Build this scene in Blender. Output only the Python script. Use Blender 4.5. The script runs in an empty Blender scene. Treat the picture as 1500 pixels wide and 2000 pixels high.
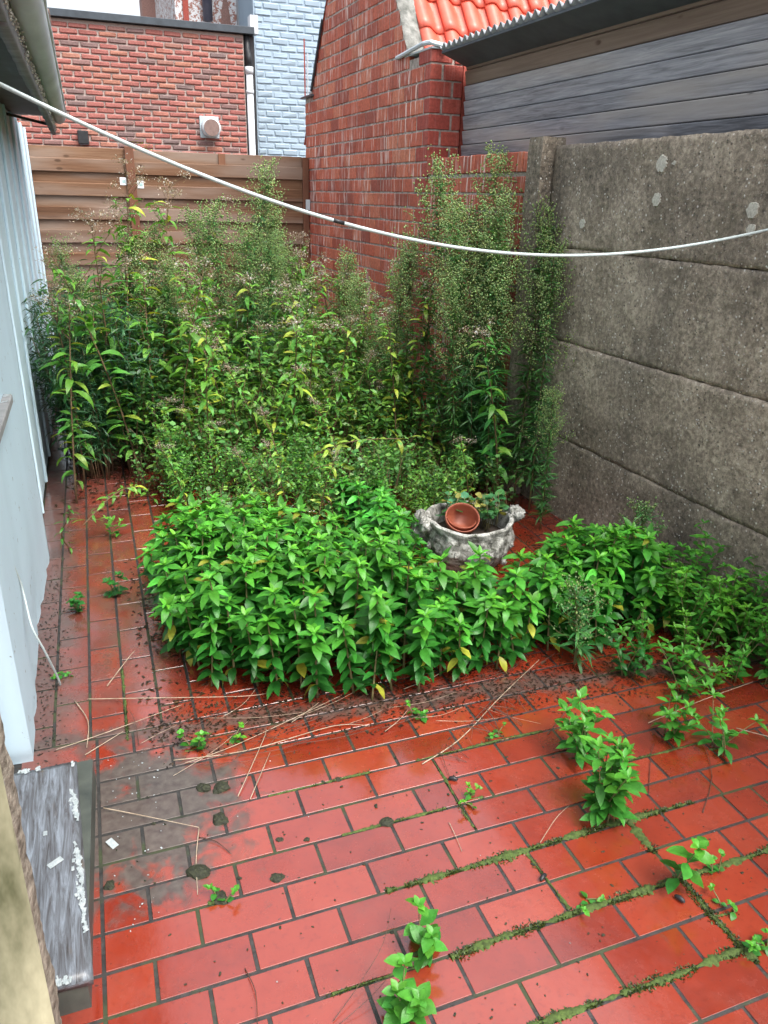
import bpy, math, random
import numpy as np
from mathutils import Matrix, Vector

random.seed(7)
rng = np.random.default_rng(11)
R = math.radians
scene = bpy.context.scene
col = scene.collection

# ------------------------------------------------------------------ camera
cam_data = bpy.data.cameras.new('camera')
cam = bpy.data.objects.new('camera', cam_data)
col.objects.link(cam)
cam_data.sensor_fit = 'VERTICAL'
cam_data.sensor_height = 24.0
cam_data.lens = 24.0 * 1492.93 / 2000.0
cam_data.clip_start = 0.02
cam_data.clip_end = 1000
_r = Vector((0.93872222, -0.34389608, 0.02315325))
_u = Vector((0.11125447, 0.36589609, 0.92398187))
_f = Vector((0.32622543, 0.86478641, -0.38173477))
M = Matrix.Identity(4)
for i in range(3):
    M[i][0], M[i][1], M[i][2] = _r[i], _u[i], -_f[i]
M[2][3] = 1.5307
cam.matrix_world = M
scene.camera = cam

# ------------------------------------------------------------------ sky, sun, exposure
SUN_EL, SUN_AZ = 60.0, 152.0          # azimuth the light comes from, clockwise from +Y
world = bpy.data.worlds.new('World')
scene.world = world
world.use_nodes = True
wt = world.node_tree
wt.nodes.clear()
wo = wt.nodes.new('ShaderNodeOutputWorld')
wb = wt.nodes.new('ShaderNodeBackground')
sky = wt.nodes.new('ShaderNodeTexSky')
sky.sky_type = 'NISHITA'
sky.sun_disc = False
sky.sun_elevation = R(SUN_EL)
sky.sun_rotation = R(SUN_AZ)
sky.air_density = 1.0
sky.dust_density = 6.0
sky.ozone_density = 1.0
hs = wt.nodes.new('ShaderNodeHueSaturation')
hs.inputs['Saturation'].default_value = 0.36
hs.inputs['Value'].default_value = 1.0
wt.links.new(sky.outputs[0], hs.inputs['Color'])
wt.links.new(hs.outputs[0], wb.inputs[0])
wb.inputs[1].default_value = 0.15
wt.links.new(wb.outputs[0], wo.inputs[0])

sun_d = bpy.data.lights.new('sun', 'SUN')
sun_d.energy = 0.95
sun_d.angle = R(25)
sun_d.color = (1.0, 0.96, 0.9)
sun = bpy.data.objects.new('sun', sun_d)
col.objects.link(sun)
_d = Vector((math.sin(R(SUN_AZ)) * math.cos(R(SUN_EL)), math.cos(R(SUN_AZ)) * math.cos(R(SUN_EL)), math.sin(R(SUN_EL))))
sun.rotation_euler = _d.to_track_quat('Z', 'Y').to_euler()
sun.location = (0, 0, 6)

vs = scene.view_settings
vs.view_transform = 'Standard'
vs.look = 'None'
vs.gamma = 1.0
vs.use_curve_mapping = False
vs.exposure = 1.5
scene.cycles.use_denoising = True
scene.cycles.max_bounces = 8
scene.cycles.transparent_max_bounces = 4

# ------------------------------------------------------------------ object helpers
def tag(o, label=None, cat=None, group=None, kind=None):
    if label: o['label'] = label
    if cat: o['category'] = cat
    if group: o['group'] = group
    if kind: o['kind'] = kind
    return o

def empty(name, loc=(0, 0, 0), rz=0.0, scale=1.0):
    o = bpy.data.objects.new(name, None)
    col.objects.link(o)
    o.empty_display_size = 0.1
    o.location = loc
    o.rotation_euler = (0, 0, rz)
    o.scale = (scale,) * 3
    return o

def inst(name, mesh, parent=None, loc=(0, 0, 0), rot=(0, 0, 0), scale=(1, 1, 1)):
    o = bpy.data.objects.new(name, mesh)
    col.objects.link(o)
    o.parent = parent
    o.location = loc
    o.rotation_euler = rot
    o.scale = scale
    return o

def set_smooth(me):
    me.polygons.foreach_set('use_smooth', np.ones(len(me.polygons), dtype=bool))

def cbox(sx, sy, sz, c=0.003, jit=0.0, rnd=None):
    """chamfered box: 24 vertices, 26 faces, centred on the origin"""
    hx, hy, hz = sx / 2, sy / 2, sz / 2
    V, idx = [], {}
    for a in (-1, 1):
        for b in (-1, 1):
            for d in (-1, 1):
                jx = [(rnd.uniform(-jit, jit) if rnd else 0) for _ in range(3)]
                for ax in range(3):
                    p = [a * (hx - (0 if ax == 0 else c)), b * (hy - (0 if ax == 1 else c)), d * (hz - (0 if ax == 2 else c))]
                    idx[(a, b, d, ax)] = len(V)
                    V.append([p[k] + jx[k] for k in range(3)])
    F = []
    for ax in range(3):
        o1, o2 = [k for k in range(3) if k != ax]
        for s in (-1, 1):
            q = []
            for (u, v) in ((-1, -1), (1, -1), (1, 1), (-1, 1)):
                k = [0, 0, 0]; k[ax] = s; k[o1] = u; k[o2] = v
                q.append(idx[(*k, ax)])
            F.append(q)
        for u in (-1, 1):
            for v in (-1, 1):
                k1 = [0, 0, 0]; k1[o1] = u; k1[o2] = v; k1[ax] = -1
                k2 = list(k1); k2[ax] = 1
                F.append([idx[(*k1, o1)], idx[(*k2, o1)], idx[(*k2, o2)], idx[(*k1, o2)]])
    for a in (-1, 1):
        for b in (-1, 1):
            for d in (-1, 1):
                F.append([idx[(a, b, d, 0)], idx[(a, b, d, 1)], idx[(a, b, d, 2)]])
    return V, F

class MB:
    """collects shapes that end up in ONE mesh"""
    def __init__(s):
        s.V, s.F, s.C = [], [], []
    def add(s, V, F, mat=None, colr=None):
        b = len(s.V)
        if mat is not None:
            V = [tuple(mat @ Vector(v)) for v in V]
        s.V.extend([tuple(v) for v in V])
        s.F.extend([[i + b for i in f] for f in F])
        if colr is not None:
            s.C.extend([colr] * len(V))
        return s
    def box(s, x0, x1, y0, y1, z0, z1, c=0.002, jit=0.0, rnd=None):
        V, F = cbox(x1 - x0, y1 - y0, z1 - z0, c, jit, rnd)
        return s.add(V, F, Matrix.Translation(((x0 + x1) / 2, (y0 + y1) / 2, (z0 + z1) / 2)))
    def prism(s, poly, axis, a, b):
        """2D polygon extruded along an axis; poly in the other two axes in order"""
        n = len(poly)
        V = []
        for t in (a, b):
            for (p, q) in poly:
                v = [0, 0, 0]; o = [k for k in range(3) if k != axis]
                v[axis] = t; v[o[0]] = p; v[o[1]] = q
                V.append(v)
        F = [list(range(n))[::-1], list(range(n, 2 * n))]
        for i in range(n):
            j = (i + 1) % n
            F.append([i, j, n + j, n + i])
        return s.add(V, F)
    def tube(s, pts, rad, n=6, caps=True):
        pts = [Vector(p) for p in pts]
        if not hasattr(rad, '__len__'):
            rad = [rad] * len(pts)
        V, F = [], []
        t0 = (pts[1] - pts[0]).normalized()
        ref = Vector((0, 0, 1)) if abs(t0.z) < 0.9 else Vector((1, 0, 0))
        nx = t0.cross(ref).normalized()
        for i, p in enumerate(pts):
            t = (pts[min(i + 1, len(pts) - 1)] - pts[max(i - 1, 0)]).normalized()
            nx = (nx - t * nx.dot(t))
            if nx.length < 1e-6: nx = t.orthogonal()
            nx.normalize()
            ny = t.cross(nx)
            for k in range(n):
                a = 2 * math.pi * k / n
                V.append(p + (nx * math.cos(a) + ny * math.sin(a)) * rad[i])
        for i in range(len(pts) - 1):
            for k in range(n):
                j = (k + 1) % n
                F.append([i * n + k, i * n + j, (i + 1) * n + j, (i + 1) * n + k])
        if caps:
            F.append(list(range(n))[::-1])
            F.append([(len(pts) - 1) * n + k for k in range(n)])
        return s.add(V, F)
    def lathe(s, prof, n=32):
        V, F = [], []
        for (r, z) in prof:
            for k in range(n):
                a = 2 * math.pi * k / n
                V.append((r * math.cos(a), r * math.sin(a), z))
        for i in range(len(prof) - 1):
            for k in range(n):
                j = (k + 1) % n
                F.append([i * n + k, i * n + j, (i + 1) * n + j, (i + 1) * n + k])
        return s.add(V, F)
    def mesh(s, name, mat, smooth=False):
        me = bpy.data.meshes.new(name)
        me.from_pydata(s.V, [], s.F)
        if s.C:
            at = me.color_attributes.new('Col', 'FLOAT_COLOR', 'POINT')
            at.data.foreach_set('color', np.array(s.C, dtype=np.float32).ravel())
        me.materials.append(mat)
        if smooth: set_smooth(me)
        me.update()
        return me
    def obj(s, name, mat, parent=None, smooth=False, loc=(0, 0, 0), rot=(0, 0, 0)):
        return inst(name, s.mesh(name, mat, smooth), parent, loc, rot)

def grid_mesh(name, nu, nv, fn, mat, smooth=True):
    """fn(u, v) -> point for u, v in 0..1"""
    V = [fn(i / nu, j / nv) for j in range(nv + 1) for i in range(nu + 1)]
    F = [[j * (nu + 1) + i, j * (nu + 1) + i + 1, (j + 1) * (nu + 1) + i + 1, (j + 1) * (nu + 1) + i] for j in range(nv) for i in range(nu)]
    me = bpy.data.meshes.new(name)
    me.from_pydata(V, [], F)
    me.materials.append(mat)
    if smooth: set_smooth(me)
    return me

_ph = rng.uniform(0, 6.28, (12, 3))
def wob(x, y, z=0.0, f=1.0):
    """smooth pseudo noise, about -1..1"""
    s = 0.0
    for i in range(4):
        k = f * (1.0, 1.9, 3.1, 5.3)[i]
        s += (1.0, .6, .4, .25)[i] * math.sin(k * x * 1.3 + k * y * .7 + _ph[i][0] + 1.7 * math.sin(k * y * 1.1 + _ph[i][1] + k * z * .9) + 1.3 * math.sin(k * z * 1.2 + _ph[i][2] + k * x * .6))
    return s / 2.0

# ------------------------------------------------------------------ materials
def new_mat(name):
    m = bpy.data.materials.new(name)
    m.use_nodes = True
    nt = m.node_tree
    for nd in list(nt.nodes): nt.nodes.remove(nd)
    out = nt.nodes.new('ShaderNodeOutputMaterial')
    return m, nt, out

def setin(nt, sock, v):
    if v is None: return
    if hasattr(v, 'is_output') or isinstance(v, bpy.types.NodeSocket):
        nt.links.new(v, sock)
    else:
        if sock.type == 'RGBA' and len(v) == 3: v = (*v, 1)
        sock.default_value = v

def node(nt, typ, ins=None, **props):
    nd = nt.nodes.new(typ)
    for k, v in props.items(): setattr(nd, k, v)
    for k, v in (ins or {}).items(): setin(nt, nd.inputs[k], v)
    return nd

def mathn(nt, op, a, b=0.5, clamp=False):
    nd = node(nt, 'ShaderNodeMath', operation=op, use_clamp=clamp)
    setin(nt, nd.inputs[0], a); setin(nt, nd.inputs[1], b)
    return nd.outputs[0]

def mix(nt, fac, a, b, blend='MIX'):
    nd = node(nt, 'ShaderNodeMix', data_type='RGBA', blend_type=blend)
    setin(nt, nd.inputs[0], fac); setin(nt, nd.inputs[6], a); setin(nt, nd.inputs[7], b)
    return nd.outputs[2]

def ramp(nt, fac, stops, interp='LINEAR'):
    nd = nt.nodes.new('ShaderNodeValToRGB')
    cr = nd.color_ramp
    cr.interpolation = interp
    while len(cr.elements) > 1: cr.elements.remove(cr.elements[-1])
    for i, (p, c) in enumerate(stops):
        e = cr.elements[0] if i == 0 else cr.elements.new(p)
        e.position = p
        e.color = (*c, 1) if hasattr(c, '__len__') else (c, c, c, 1)
    setin(nt, nd.inputs[0], fac)
    return nd.outputs[0]

def smooth(nt, v, a, b):
    nd = node(nt, 'ShaderNodeMapRange', interpolation_type='SMOOTHSTEP')
    setin(nt, nd.inputs[0], v)
    nd.inputs[1].default_value = a; nd.inputs[2].default_value = b
    return nd.outputs[0]

def wpos(nt, scale=(1, 1, 1)):
    g = nt.nodes.new('ShaderNodeNewGeometry')
    if scale == (1, 1, 1): return g.outputs['Position']
    v = node(nt, 'ShaderNodeVectorMath', operation='MULTIPLY')
    nt.links.new(g.outputs['Position'], v.inputs[0]); v.inputs[1].default_value = scale
    return v.outputs[0]

def opos(nt, scale=(1, 1, 1), shift=True):
    """object coordinates, moved by the object's random so that alike pieces differ"""
    t = nt.nodes.new('ShaderNodeTexCoord')
    v = node(nt, 'ShaderNodeVectorMath', operation='MULTIPLY_ADD')
    nt.links.new(t.outputs['Object'], v.inputs[0]); v.inputs[1].default_value = scale
    if shift:
        oi = nt.nodes.new('ShaderNodeObjectInfo')
        nt.links.new(mathn(nt, 'MULTIPLY', oi.outputs['Random'], 37.0), v.inputs[2])
    return v.outputs[0]

def noise(nt, vec, scale, detail=4.0, rough=0.55, dist=0.0):
    nd = node(nt, 'ShaderNodeTexNoise', {'Scale': scale, 'Detail': detail, 'Roughness': rough, 'Distortion': dist})
    setin(nt, nd.inputs['Vector'], vec)
    return nd.outputs['Fac']

def voro(nt, vec, scale, out='Distance'):
    nd = node(nt, 'ShaderNodeTexVoronoi', {'Scale': scale})
    setin(nt, nd.inputs['Vector'], vec)
    return nd.outputs[out]

def rand_piece(nt):
    oi = nt.nodes.new('ShaderNodeObjectInfo')
    g = nt.nodes.new('ShaderNodeNewGeometry')
    return mathn(nt, 'FRACT', mathn(nt, 'ADD', oi.outputs['Random'], g.outputs['Random Per Island']), 0)

def bump(nt, h, strength=0.3, dist=0.01, normal=None):
    nd = node(nt, 'ShaderNodeBump', {'Strength': strength, 'Distance': dist})
    setin(nt, nd.inputs['Height'], h)
    if normal is not None: setin(nt, nd.inputs['Normal'], normal)
    return nd.outputs[0]

def pbsdf(nt, out, color, rough=0.6, normal=None, spec=0.5, metal=0.0, coat=None):
    b = node(nt, 'ShaderNodeBsdfPrincipled')
    setin(nt, b.inputs['Base Color'], color)
    setin(nt, b.inputs['Roughness'], rough)
    setin(nt, b.inputs['Specular IOR Level'], spec)
    setin(nt, b.inputs['Metallic'], metal)
    if coat is not None:
        setin(nt, b.inputs['Coat Weight'], coat)
        b.inputs['Coat Roughness'].default_value = 0.10
        b.inputs['Coat IOR'].default_value = 1.6
    if normal is not None: setin(nt, b.inputs['Normal'], normal)
    if out is not None: nt.links.new(b.outputs[0], out.inputs[0])
    return b

def simple(name, c1, c2, rough=0.6, scale=20.0, stretch=(1, 1, 1), bmp=0.2, bdist=0.004, spec=0.4, metal=0.0, detail=5.0):
    m, nt, out = new_mat(name)
    n = noise(nt, wpos(nt, stretch), scale, detail, 0.6)
    pbsdf(nt, out, ramp(nt, n, [(0.3, c1), (0.7, c2)]), rough, bump(nt, n, bmp, bdist), spec, metal)
    return m

MAT = {}

def m_leaf(name, trans=0.28, rough=0.42):
    """colour = object colour x 'Col' attribute; leaf age and painted depth shade differ there"""
    m, nt, out = new_mat(name)
    oi = nt.nodes.new('ShaderNodeObjectInfo')
    at = node(nt, 'ShaderNodeAttribute', attribute_name='Col')
    c = mix(nt, 1.0, oi.outputs['Color'], at.outputs['Color'], 'MULTIPLY')
    n = noise(nt, wpos(nt), 60.0, 3)
    c = mix(nt, 1.0, c, ramp(nt, n, [(0.25, 0.75), (0.75, 1.25)]), 'MULTIPLY')
    nb = bump(nt, noise(nt, wpos(nt), 160.0, 2), 0.25, 0.004)
    b = pbsdf(nt, None, c, rough, nb, 0.4)
    t = node(nt, 'ShaderNodeBsdfTranslucent')
    setin(nt, t.inputs[0], mix(nt, 1.0, c, (1.35, 1.25, 0.6), 'MULTIPLY'))
    mx = node(nt, 'ShaderNodeMixShader'); mx.inputs[0].default_value = trans
    nt.links.new(b.outputs[0], mx.inputs[1]); nt.links.new(t.outputs[0], mx.inputs[2])
    nt.links.new(mx.outputs[0], out.inputs[0])
    return m
MAT['leaf'] = m_leaf('leaf')
MAT['stem'] = simple('stem', (0.10, 0.11, 0.035), (0.17, 0.13, 0.06), 0.6, 40)
MAT['brown_stem'] = simple('brown_stem', (0.09, 0.055, 0.03), (0.16, 0.10, 0.05), 0.7, 40)
MAT['straw'] = simple('straw', (0.22, 0.165, 0.11), (0.42, 0.35, 0.26), 0.55, 30)
MAT['dark_twig'] = simple('dark_twig', (0.035, 0.02, 0.015), (0.10, 0.05, 0.035), 0.5, 30)
MAT['moss'] = simple('moss', (0.022, 0.035, 0.008), (0.075, 0.12, 0.025), 0.9, 120)
MAT['black_moss'] = simple('black_moss', (0.010, 0.011, 0.008), (0.03, 0.035, 0.015), 0.8, 150)
MAT['soil'] = simple('soil', (0.02, 0.015, 0.012), (0.06, 0.045, 0.032), 0.9, 60)
MAT['flake'] = simple('flake', (0.22, 0.26, 0.27), (0.36, 0.40, 0.41), 0.6, 80)

def m_tile():
    m, nt, out = new_mat('paving_tile')
    p = wpos(nt)
    r = rand_piece(nt)
    n1 = noise(nt, p, 9.0, 5, 0.6)
    n2 = noise(nt, p, 70.0, 4, 0.6)
    base = ramp(nt, mathn(nt, 'ADD', mathn(nt, 'MULTIPLY', r, 0.45), mathn(nt, 'MULTIPLY', n1, 0.55)),
                [(0.15, (0.125, 0.015, 0.008)), (0.4, (0.200, 0.023, 0.010)), (0.65, (0.240, 0.032, 0.014)), (0.85, (0.275, 0.046, 0.022))])
    base = mix(nt, mathn(nt, 'MULTIPLY', smooth(nt, noise(nt, p, 3.3, 6, 0.7, 0.5), 0.48, 0.72), 0.30), base, (0.125, 0.045, 0.034))
    base = mix(nt, mathn(nt, 'MULTIPLY', smooth(nt, n2, 0.52, 0.72), 0.35), base, (0.10, 0.012, 0.007))
    # silt left by the rain: round the step and along the foot of the left wall
    sx = node(nt, 'ShaderNodeSeparateXYZ'); nt.links.new(p, sx.inputs[0])
    dx = mathn(nt, 'DIVIDE', mathn(nt, 'SUBTRACT', sx.outputs[0], -0.02), 0.30)
    dy = mathn(nt, 'DIVIDE', mathn(nt, 'SUBTRACT', sx.outputs[1], 1.68), 0.34)
    rr = mathn(nt, 'SQRT', mathn(nt, 'ADD', mathn(nt, 'MULTIPLY', dx, dx), mathn(nt, 'MULTIPLY', dy, dy)), 0)
    nn = noise(nt, p, 11.0, 6, 0.62, 0.6)
    s1 = mathn(nt, 'SUBTRACT', mathn(nt, 'ADD', -0.02, mathn(nt, 'MULTIPLY', nn, 2.2)), rr)
    s2 = mathn(nt, 'ADD', mathn(nt, 'MULTIPLY', mathn(nt, 'SUBTRACT', -0.20, sx.outputs[0]), 5.0), mathn(nt, 'MULTIPLY', nn, 0.75))
    s3 = mathn(nt, 'SUBTRACT', nn, 0.22)
    s4 = mathn(nt, 'ADD', mathn(nt, 'SUBTRACT', mathn(nt, 'MULTIPLY', nn, 1.5), mathn(nt, 'MULTIPLY', mathn(nt, 'ABSOLUTE', mathn(nt, 'SUBTRACT', mathn(nt, 'ADD', sx.outputs[1], mathn(nt, 'MULTIPLY', sx.outputs[0], 0.12)), 2.02), 0), 5.0)), 0.0)  # soil band at the clump front, darkened for the shade under it too
    film = mathn(nt, 'MULTIPLY', mathn(nt, 'MULTIPLY', smooth(nt, sx.outputs[0], 0.30, -0.05), smooth(nt, sx.outputs[1], 1.95, 2.3)), mathn(nt, 'ADD', 0.30, mathn(nt, 'MULTIPLY', smooth(nt, nn, 0.35, 0.65), 0.4)))
    base = mix(nt, film, base, (0.115, 0.062, 0.052))
    d = mathn(nt, 'MAXIMUM', smooth(nt, s1, 0.05, 0.55), mathn(nt, 'MULTIPLY', smooth(nt, s2, 0.25, 0.7), 0.55))
    d = mathn(nt, 'MAXIMUM', d, mathn(nt, 'MULTIPLY', smooth(nt, s4, 0.35, 0.75), 0.85))
    d = mathn(nt, 'MAXIMUM', mathn(nt, 'MULTIPLY', d, 0.92), mathn(nt, 'MULTIPLY', smooth(nt, s3, 0.42, 0.55), 0.5))
    dirt = ramp(nt, noise(nt, p, 45.0, 4), [(0.3, (0.022, 0.022, 0.018)), (0.7, (0.070, 0.068, 0.056))])
    c = mix(nt, d, base, dirt)
    # small dark specks
    sp = smooth(nt, noise(nt, wpos(nt, (1, 2.2, 1)), 55.0, 2, 0.5), 0.70, 0.76)
    c = mix(nt, mathn(nt, 'MULTIPLY', sp, 0.7), c, (0.03, 0.018, 0.014))
    wet = noise(nt, p, 4.0, 4, 0.6)
    rgh = mathn(nt, 'ADD', mathn(nt, 'MULTIPLY', smooth(nt, wet, 0.35, 0.65), 0.16), mathn(nt, 'ADD', 0.10, mathn(nt, 'MULTIPLY', d, 0.34)))
    rgh = mathn(nt, 'ADD', rgh, mathn(nt, 'MULTIPLY', smooth(nt, noise(nt, p, 30.0, 5, 0.7), 0.42, 0.68), 0.10))
    h = mathn(nt, 'ADD', mathn(nt, 'MULTIPLY', noise(nt, p, 26.0, 3), 0.8), mathn(nt, 'ADD', mathn(nt, 'MULTIPLY', n2, 0.30), mathn(nt, 'MULTIPLY', noise(nt, p, 240.0, 3), 0.12)))
    pbsdf(nt, out, c, rgh, bump(nt, h, 0.14, 0.006), 0.9, coat=mathn(nt, 'MULTIPLY', smooth(nt, wet, 1.15, 0.42), mathn(nt, 'SUBTRACT', 1.0, mathn(nt, 'MULTIPLY', d, 0.6))))
    return m
MAT['tile'] = m_tile()

def m_mortar_floor():
    m, nt, out = new_mat('floor_mortar')
    p = wpos(nt)
    n = noise(nt, p, 40.0, 5, 0.65)
    c = ramp(nt, n, [(0.3, (0.012, 0.012, 0.011)), (0.7, (0.040, 0.038, 0.036))])
    g = smooth(nt, noise(nt, p, 6.0, 4), 0.5, 0.62)
    c = mix(nt, mathn(nt, 'MULTIPLY', g, 0.7), c, (0.035, 0.05, 0.015))
    pbsdf(nt, out, c, 0.55, bump(nt, n, 0.5, 0.006))
    return m
MAT['floor_mortar'] = m_mortar_floor()

def m_brick(name, stops, streak=0.0, grime=0.3, bsc=60.0):
    m, nt, out = new_mat(name)
    p = wpos(nt)
    r = rand_piece(nt)
    n = noise(nt, p, bsc, 5, 0.65)
    c = ramp(nt, r, stops)
    c = mix(nt, 1.0, c, ramp(nt, n, [(0.25, 0.62), (0.75, 1.28)]), 'MULTIPLY')
    g = smooth(nt, noise(nt, wpos(nt, (1, 1, 0.35)), 3.2, 5, 0.65), 0.45, 0.72)
    c = mix(nt, mathn(nt, 'MULTIPLY', g, grime), c, (0.06, 0.045, 0.04))
    if streak > 0:
        s = noise(nt, wpos(nt, (30, 30, 2.2)), 1.6, 3, 0.55)
        s2 = noise(nt, p, 2.0, 3)
        f = mathn(nt, 'MULTIPLY', smooth(nt, s, 0.54, 0.66), smooth(nt, s2, 0.34, 0.58))
        c = mix(nt, mathn(nt, 'MULTIPLY', f, streak), c, (0.74, 0.62, 0.57))
        k = smooth(nt, noise(nt, wpos(nt, (22, 22, 1.5)), 1.3, 3, 0.6), 0.58, 0.74)
        c = mix(nt, mathn(nt, 'MULTIPLY', k, 0.35), c, (0.10, 0.04, 0.03))
    pbsdf(nt, out, c, 0.72, bump(nt, n, 0.45, 0.006), 0.35)
    return m
MAT['gable_brick'] = m_brick('gable_brick', [(0.0, (0.30, 0.078, 0.052)), (0.35, (0.42, 0.105, 0.064)), (0.7, (0.50, 0.132, 0.076)), (0.95, (0.53, 0.18, 0.105))], 0.85, 0.26)
MAT['red_brick'] = m_brick('red_brick', [(0.0, (0.30, 0.055, 0.042)), (1.0, (0.38, 0.08, 0.055))], 0.12, 0.12)
MAT['back_brick'] = m_brick('back_brick', [(0.0, (0.29, 0.100, 0.086)), (0.55, (0.33, 0.120, 0.10)), (0.74, (0.34, 0.150, 0.105)), (0.86, (0.22, 0.120, 0.11)), (1.0, (0.165, 0.115, 0.11))], 0.0, 0.10)
MAT['far_brick'] = m_brick('far_brick', [(0.0, (0.24, 0.14, 0.12)), (1.0, (0.33, 0.19, 0.16))], 0.0, 0.2)
MAT['mortar'] = simple('mortar', (0.22, 0.19, 0.165), (0.40, 0.36, 0.32), 0.9, 45, bmp=0.5, bdist=0.006)
MAT['gable_mortar'] = simple('gable_mortar', (0.14, 0.125, 0.11), (0.52, 0.46, 0.41), 0.9, 26, bmp=0.5, bdist=0.006)
MAT['back_mortar'] = simple('back_mortar', (0.31, 0.25, 0.225), (0.41, 0.34, 0.31), 0.9, 60, bmp=0.4)
MAT['cement'] = simple('cement', (0.07, 0.075, 0.065), (0.27, 0.27, 0.25), 0.9, 16, bmp=0.7, bdist=0.02)

def m_white_paint(name, white=(0.53, 0.68, 0.77), chip=(0.10, 0.10, 0.095), amount=0.66, bsc=30.0, rough=0.55):
    m, nt, out = new_mat(name)
    p = wpos(nt)
    n = noise(nt, p, bsc, 5, 0.6)
    n2 = noise(nt, wpos(nt, (1, 1, 0.3)), 3.0, 5, 0.6)
    c = mix(nt, smooth(nt, n2, 0.35, 0.75), white, tuple(w * 0.90 for w in white))
    ch = smooth(nt, noise(nt, p, 22.0, 6, 0.7, 0.4), amount, amount + 0.04)
    c = mix(nt, ch, c, chip)
    h = mathn(nt, 'SUBTRACT', mathn(nt, 'MULTIPLY', n, 0.6), ch)
    pbsdf(nt, out, c, rough, bump(nt, h, 0.35, 0.004), 0.4)
    return m
MAT['shed_paint'] = m_white_paint('shed_paint')
MAT['wall_white'] = m_white_paint('wall_white', (0.46, 0.60, 0.69), (0.20, 0.21, 0.21), 0.635, 14.0, 0.7)
MAT['house_white'] = m_white_paint('house_white', (0.29, 0.38, 0.46), (0.26, 0.34, 0.41), 0.7, 26.0, 0.7)
MAT['peeling'] = m_white_paint('peeling', (0.62, 0.64, 0.66), (0.30, 0.15, 0.12), 0.50, 20.0, 0.8)

def m_concrete():
    m, nt, out = new_mat('exposed_concrete')
    p = wpos(nt)
    n1 = noise(nt, p, 2.2, 6, 0.65)
    n2 = noise(nt, p, 48.0, 6, 0.78)
    c = ramp(nt, mathn(nt, 'ADD', mathn(nt, 'MULTIPLY', n1, 0.42), mathn(nt, 'MULTIPLY', n2, 0.58)),
             [(0.36, (0.062, 0.052, 0.041)), (0.5, (0.25, 0.210, 0.160)), (0.62, (0.52, 0.45, 0.35))])
    # noise-shaped dark and olive-brown stains all over the concrete
    st = smooth(nt, noise(nt, wpos(nt, (2, 2, 1.3)), 1.4, 6, 0.7), 0.46, 0.68)
    c = mix(nt, mathn(nt, 'MULTIPLY', st, 0.55), c, (0.05, 0.044, 0.037))
    gr = smooth(nt, noise(nt, wpos(nt, (2, 2, 1.2)), 1.1, 5, 0.7), 0.52, 0.68)
    c = mix(nt, mathn(nt, 'MULTIPLY', gr, 0.35), c, (0.10, 0.085, 0.05))
    v = node(nt, 'ShaderNodeTexVoronoi', {'Scale': 70.0}); nt.links.new(p, v.inputs['Vector'])
    peb = mathn(nt, 'MULTIPLY', smooth(nt, v.outputs['Distance'], 0.34, 0.20), smooth(nt, noise(nt, p, 30.0, 2), 0.42, 0.6))
    sv = node(nt, 'ShaderNodeSeparateXYZ'); nt.links.new(v.outputs['Color'], sv.inputs[0])
    pc = ramp(nt, sv.outputs[0], [(0.0, (0.05, 0.045, 0.04)), (0.5, (0.20, 0.18, 0.14)), (0.8, (0.32, 0.29, 0.24)), (1.0, (0.62, 0.60, 0.55))])
    c = mix(nt, mathn(nt, 'MULTIPLY', peb, 0.95), c, pc)
    wv = node(nt, 'ShaderNodeTexVoronoi', {'Scale': 38.0}); nt.links.new(p, wv.inputs['Vector'])
    ws = mathn(nt, 'MULTIPLY', smooth(nt, wv.outputs['Distance'], 0.20, 0.10), smooth(nt, noise(nt, p, 7.0, 3), 0.42, 0.52))
    c = mix(nt, mathn(nt, 'MULTIPLY', ws, 0.9), c, (0.62, 0.60, 0.54))
    h = mathn(nt, 'ADD', mathn(nt, 'MULTIPLY', peb, 0.7), n2)
    pbsdf(nt, out, c, 0.7, bump(nt, h, 0.7, 0.007), 0.35)
    return m
MAT['concrete'] = m_concrete()

def m_wood(name, stops, grain=(1.5, 40, 40), rough=0.75, knot=(0.06, 0.03, 0.015), grey=None, bmp=0.35):
    """planks run along local X"""
    m, nt, out = new_mat(name)
    o = opos(nt, grain)
    n = noise(nt, o, 1.0, 6, 0.65, 0.8)
    n2 = noise(nt, opos(nt, (0.9, 5, 5)), 1.0, 3, 0.5)
    oi = nt.nodes.new('ShaderNodeObjectInfo')
    f = mathn(nt, 'ADD', mathn(nt, 'MULTIPLY', n, 0.6), mathn(nt, 'ADD', mathn(nt, 'MULTIPLY', n2, 0.25), mathn(nt, 'MULTIPLY', oi.outputs['Random'], 0.22)))
    c = ramp(nt, f, stops)
    if grey:
        c = mix(nt, mathn(nt, 'MULTIPLY', smooth(nt, n2, 0.42, 0.68), 0.75), c, grey)
    kv = node(nt, 'ShaderNodeTexVoronoi', {'Scale': 1.0}); nt.links.new(opos(nt, (4.5, 11, 11)), kv.inputs['Vector'])
    kf = mathn(nt, 'MULTIPLY', smooth(nt, kv.outputs['Distance'], 0.16, 0.07), smooth(nt, noise(nt, opos(nt, (2.5, 3, 3)), 1.0, 2), 0.50, 0.60))
    c = mix(nt, mathn(nt, 'MULTIPLY', kf, 0.85), c, knot)
    pbsdf(nt, out, c, rough, bump(nt, n, bmp, 0.004), 0.35)
    return m
MAT['fence_wood'] = m_wood('fence_wood', [(0.3, (0.060, 0.026, 0.012)), (0.52, (0.150, 0.074, 0.038)), (0.8, (0.25, 0.150, 0.090))], (2.5, 60, 60), grey=(0.25, 0.195, 0.16))
MAT['post_wood'] = m_wood('post_wood', [(0.3, (0.11, 0.042, 0.024)), (0.8, (0.23, 0.11, 0.06))], (40, 40, 1.5))
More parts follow.
